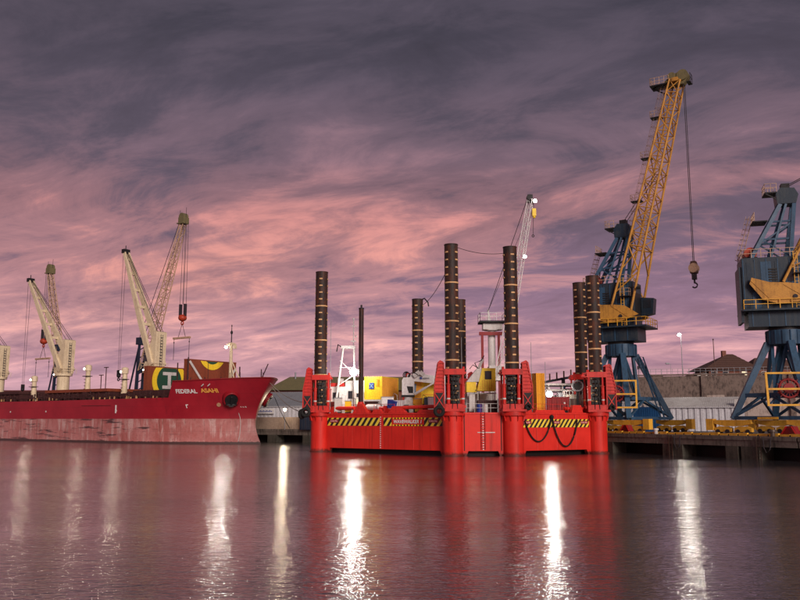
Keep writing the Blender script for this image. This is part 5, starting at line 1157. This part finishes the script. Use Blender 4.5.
for x,lb in ((11.4,'rusty quay ladder and chains hanging down the pier between the cranes'),(23.3,'dark weedy quay ladder hanging below the rusty bollard')):
    p=e0+dq*x-nq*.22; t=thing('quay_ladder',lb,'ladder',(p.x,p.y,0),math.atan2(dq.y,dq.x))
    for k in (-.25,.25): B().box(k-.05,k+.05,-.05,.05,-.6,QZ+.1).build('stile','rail_steel',t)
    for i in range(8): B().box(-.199,.199,-.03,.03,-.3+i*.32,-.24+i*.32).build('rung','rail_steel',t)
    B().tube([(.6,-.05,QZ),(.7,-.1,1.2),(1.0,-.1,.7),(1.4,-.1,1.1),(1.5,-.05,QZ)],.06,6).build('chain','wire',t)
t=thing('ladder_frame','yellow upright access ladder frame beside the right barge leg','ladder',(25.9,107.0,QZ+.012))
for x in (-.1,1.0): B().box(x-.09,x+.09,-.09,.09,0,6.2).build('stile','bogie_yellow',t)
for i in range(7): B().box(0-.01,.91,-.06,.06,.6+i*.9,.72+i*.9).build('rung','bogie_yellow',t)

# ------------------------------------------------------------------ behind the crane quay: sheds, retaining wall, upper street
def shed(name, label, a, b, depth, zw, zr, wall, roof, pw=1.9, cat='shed', ends=True):
    a, b = V((*a,0)), V((*b,0)); d=(b-a).normalized(); n=V((-d.y,d.x,0)); n = n if n.y>0 else -n; L=(b-a).length
    t=thing(name,label,cat,(a.x,a.y,QZ),math.atan2(d.y,d.x)); k=max(1,round(L/pw))
    core=B().prism([(0.1,0),(depth,0),(depth,zw-.05),(depth*.55,zr-.08),(.1,zw-.05)],(0.05,0,0),(0,1,0),(0,0,1),L-.1); core.build('core',wall,t)
    for i in range(k):
        corrugated(B(),(i*L/k+.01,0.06),((i+1)*L/k-.01,0.06),.02,zw,.62,.14).build('wall_panel',wall,t)
        m=B(); x0,x1=i*L/k+.005,(i+1)*L/k-.005; oz=random.uniform(0,.03)
        ns=6
        for j in range(ns):
            u0,u1=x0+(x1-x0)*j/ns,x0+(x1-x0)*(j+.8)/ns; m.add([(u0,-.25,zw+.02+oz),(u1,-.25,zw+.02+oz),(u1,depth*.55,zr+oz),(u0,depth*.55,zr+oz)],[(0,1,2,3)])
            m.add([(u0,-.25,zw+.02+oz),(u0,depth*.55,zr+oz),(u0,depth*.55,zr+oz-.06),(u0,-.25,zw-.04+oz)],[(0,1,2,3)]); u2=x0+(x1-x0)*(j+1)/ns; m.add([(u1,-.25,zw-.03+oz),(u2,-.25,zw-.03+oz),(u2,depth*.55,zr-.05+oz),(u1,depth*.55,zr-.05+oz)],[(0,1,2,3)])
        m.build('roof_panel',roof,t)
    B().box(0,L,-.33,-.26,zw-.06,zw+.05).build('gutter',wall,t)
    return t
t=shed('corrugated_shed','long pale grey corrugated shed behind the tall quay crane',(39.3,131.5),(52.2,125.2),8,3.7,5.4,'sheet_white','off_white',1.9)
B().box(13.4,14.35,-.2,.3,0,4.9).build('end_post','off_white',t)
t=shed('corrugated_shed','short white corrugated shed seen through the tall crane\'s legs',(32.2,134.5),(38.6,131.8),7,3.9,5.0,'sheet_white','white',1.7)
o=container('shipping_container','blue container standing behind the legs of the tall quay crane','container',(36.0,119.5,QZ+.012),R(-24),3.6,2.4,3.6,'blue')
wall=thing('retaining_wall','long dark stone retaining wall with pale lower courses below the upper street','wall',(36,161,QZ),math.atan2(-13,36))
TW=Matrix.Identity(4); LW=95; random.seed(5)
B().box(0,LW,0.5,2.5,0,10.0).build('core','stone',wall)
x=0
while x<LW:
    w=random.uniform(2.6,4.2); e=min(LW,x+w); zt=6.2+random.uniform(-.3,.3)
    B().box(x+.005,e-.005,0.30+random.uniform(-.02,.02),.6,.0,zt-.02).build('pale_panel','pale_stone',wall); B().box(x+.005,e-.005,.22+random.uniform(-.025,.025),.6,zt,9.9+random.uniform(0,.25)).build('stone_panel','stone',wall); x=e
B().box(0,LW,.05,.9,10.16,10.4).build('coping','stone',wall)
for i in range(19): B().rail([(i*5.0,.5,10.4),(i*5.0+4.9,.5,10.4)],1.05,.035,1.0).build('railing','sheet_grey',wall)
for i in range(6): B().box(7+i*15,7.9+i*15,-.25,.25,0,10.1).build('buttress','stone',wall)
TT=Matrix.Translation((36,161,QZ)) @ Matrix.Rotation(math.atan2(-13,36),4,'Z')
struct(B().box(0.1,300,1.2,300,0,9.9).build('upper_street','apron',None,TT))
TZ=QZ+9.9
hz=thing('house','brown house with hipped roof and small windows above the retaining wall','house',(67.6,166,TZ))
B().box(-4.6,4.6,0,8,0,2.2).build('wall','brick',hz)
rf=B().add([(-6.0,-1.0,2.0),(6.0,-1.0,2.0),(6.0,9,2.0),(-6.0,9,2.0),(.9,4,5.5),(2.1,4,5.5)],[(0,1,5,4),(1,2,5),(2,3,4,5),(3,0,4),(3,2,1,0)]).build('roof','brown_roof',hz)
m=B()
for j in range(7): f=j/7; B().add([(-6.0+6.9*f,-1.0+5*f-.03,2.0+3.5*f+.05),(6.0-3.9*f,-1.0+5*f-.03,2.0+3.5*f+.05),(6.0-3.9*(f+.13),-1.0+5*(f+.13),2.0+3.5*(f+.13)),(-6.0+6.9*(f+.13),-1.0+5*(f+.13),2.0+3.5*(f+.13))],[(0,1,2,3)]).build('tile_course','brown_roof',rf)
B().box(-.2,.6,3.6,4.4,4.8,6.2).build('chimney','brick',rf)
for x,mt in ((-3.6,'glass'),(-1.2,'glass'),(2.6,'window_lit')): f=B().box(x-.55,x+.55,-.06,-.003,.5,1.7).build('window','off_white',hz); B().box(x-.47,x+.47,-.09,-.062,.58,1.62).build('pane',mt,f)
t=thing('low_annex','long low brown roofed annex to the left of the hipped house','house',(61.8,166.5,TZ)); B().box(-1.0,1.2,0,5,0,1.3).build('wall','off_white',t); B().add([(-2.6,-.6,.8),(1.3,-.6,1.9),(1.3,5.5,1.9),(-2.6,5.5,.8),(-2.6,-.6,.65),(1.3,-.6,1.75),(1.3,5.5,1.75),(-2.6,5.5,.65)],[(0,1,2,3),(4,7,6,5),(0,4,5,1),(2,6,7,3),(0,3,7,4),(1,5,6,2)]).build('roof','brown_roof',t)
t=thing('house','dark pitched-roof house partly hidden behind the right-hand crane legs','house',(79,170,TZ)); B().box(-5,5,0,8,0,2.6).build('wall','brick',t); B().add([(-5.6,-.6,2.5),(5.6,-.6,2.5),(5.6,8.6,2.5),(-5.6,8.6,2.5),(-3,4,5.0),(3,4,5.0)],[(0,1,5,4),(1,2,5),(2,3,4,5),(3,0,4),(3,2,1,0)]).build('roof','brown_roof',t)
for x in (-3,0,3): f=B().box(x-.5,x+.5,-.06,-.003,.7,1.9).build('window','off_white',t); B().box(x-.42,x+.42,-.09,-.062,.78,1.82).build('pane','glass',f)
def street_lamp(label,loc,hgt,lit,arm=-.5,power=0,r=.09):
    t=thing('street_lamp',label,'street lamp',loc); B().cyl((0,0,0),(0,0,hgt),r,r*.6,n=8).build('pole','sheet_grey',t); B().beam((0,0,hgt),(arm,-.3,hgt+.1),.08).split('arm','sheet_grey',t)
    h=B().box(arm-.45,arm+.25,-.5,-.1,hgt,hgt+.22).build('lamp_head','sheet_grey',t); B().box(arm-.4,arm+.2,-.47,-.13,hgt-.06,hgt-.003).build('lens',lit,h)
    if power:
        B().ball((arm-.1,-.55,hgt+.02),.30,12,8).build('globe',lit,h); light('lamp_light',t,(arm-.1,-1.3,hgt-.2),power,(1,.90,.76),.35)
    return t
street_lamp('tall lit street lamp shining white above the retaining wall',(54.7,157.5,TZ),8.2,'lamp_white',-.35,1700)
street_lamp('small unlit street lamp behind the wall railing',(52.6,158,TZ),2.6,'glass',-.6,0,.05)
t=thing('signal_post','short dark post with box head on the retaining wall beside the tall crane','post',(46.6,159,TZ)); B().cyl((0,0,0),(0,0,1.6),.06,n=6).build('pole','wire',t); B().box(-.2,.2,-.15,.15,1.6,2.3).build('head','wire',t)
t=thing('flag_pole','thin bare pole standing beside the brown hipped house','pole',(62.3,161,TZ)); B().cyl((0,0,0),(0,0,7.6),.11,.07,n=8).build('pole','brown_roof',t); B().ball((0,0,7.7),.16,8,5).build('cap','brown_roof',t)

# ------------------------------------------------------------------ behind the bow: quay wall, shed, brick works
q0=V((-14.0,145.6,0)); du=V((-.829,.559,0)); nu=V((.559,.829,0))
TB=Matrix(((du.x,nu.x,0,q0.x),(du.y,nu.y,0,q0.y),(0,0,1,QZ),(0,0,0,1)))
pw=thing('flood_wall','beige concrete wall of upright panels on the quay behind the bow','wall',(q0.x,q0.y,QZ),math.atan2(du.y,du.x))
for i in range(9):
    x=.4+i*3.1; B().box(x,x+3.05,-1.0,-.6+random.uniform(-.04,.04),.012,2.25+random.uniform(-.03,.03)).build('panel','beige_concrete',pw)
pw.scale=(1,1,1)
t=shed('corrugated_shed','white walled shed with grey corrugated roof behind the ship\'s bow',(-38.0,161.5),(-14.6,153.4),13,4.3,7.3,'sheet_white','sheet_grey',2.4)
sg=thing('sign_board','white sign board with small blue lettering on the shed wall behind the bow','sign',(-27.4,157.35,QZ+2.95),math.atan2(-8.1,23.4)); B().box(0,3.6,-.12,-.02,0,.95).build('board','white',sg)
m=B()
for i in range(9): m.box(.3+i*.34,.5+i*.34,-.14,-.123,.3,.55+.1*(i%2))
m.build('lettering','royal_blue',sg); m.v and sg.children[-1].__setitem__('kind','stuff')
t=thing('quay_lamp','bright warm lamp on a short pole on the quay beside the ship\'s bow','lamp',(-21.0,149.6,QZ+.012)); B().cyl((0,0,0),(0,0,3.7),.07,n=8).build('pole','sheet_grey',t); h=B().cyl((0,0,3.7),(0,0,4.1),.30,.12,n=12).build('hood','sheet_grey',t); B().ball((0,-.1,3.62),.28,12,8).build('bulb','lamp_warm',h); light('lamp_light',t,(0,-.9,3.6),650,(1,.82,.56),.3)
t=container('navy_tank','dark navy box container on the quay beside the left barge leg','container',(-16.3,147.6,QZ+.012),R(-34),2.6,2.2,2.9,'navy')
bw=thing('brick_works','low brick building with mossy pitched roof beyond the grey shed','building',(-29,182,QZ)); B().box(0,34,0,14,0,8.6).build('wall','brick',bw)
B().add([(-1.0,-1,8.3),(35,-1,8.3),(35,15,8.3),(-1.0,15,8.3),(3.6,6,11.6),(35,6,11.6)],[(0,1,5,4),(2,3,4,5),(3,0,4),(1,2,5),(3,2,1,0)]).build('roof','moss_roof',bw)
for i in range(8): f=B().box(2.6+i*4,3.8+i*4,-.08,-.003,4.6,6.6).build('window','brown_roof',bw); B().box(2.7+i*4,3.7+i*4,-.1,-.082,4.7,6.5).build('pane','glass',f)
for i in range(9): B().box(.3+i*4,.7+i*4,-.2,-.003,0,8.2).build('pilaster','brick',bw)
for i in range(3): B().cyl((5+i*5,5,11.0),(5+i*5,5,12.6),.18,n=8).build('vent','sheet_grey',bw)
wh=thing('warehouse','long maroon roofed warehouse far behind the ship\'s cranes','warehouse',(-165,236,QZ)); B().box(0,66,0,20,0,7.0).build('wall','brick',wh)
B().add([(-.5,-.5,6.8),(67,-.5,6.8),(67,20.5,6.8),(-.5,20.5,6.8),(4,9,10.6),(60,9,10.6)],[(0,1,5,4),(1,2,5),(2,3,4,5),(3,0,4),(3,2,1,0)]).build('roof','red_roof',wh)
for i in range(10): B().box(4+i*5.8,4.25+i*5.8,-.55,9,7.4,7.6).build('roof_seam','red_roof',wh)
for (x,y,w,dp,hw,hr,lb) in ((-8,176,26,14,4.2,6.0,'low grey warehouse hidden behind the barge deck machinery'),(20,182,17,14,4.6,6.6,'pale warehouse beyond the barge beside the retaining wall')):
    t=shed('warehouse',lb,(x,y),(x+w,y-2),dp,hw,hr,'sheet_grey','sheet_grey',3.2,'warehouse')

# ------------------------------------------------------------------ tidy: tiny repeated bits joined in one part are stuff
for o in bpy.data.objects:
    n=o.name.split('.')[0]
    if n in ('climbing_lugs','valve_caps','weld_seam','draught_mark','hydraulic_block','fin_rib','rung','house_ladder','portal_ladder','reel_spoke','deck_fittings'): o['kind']='stuff'
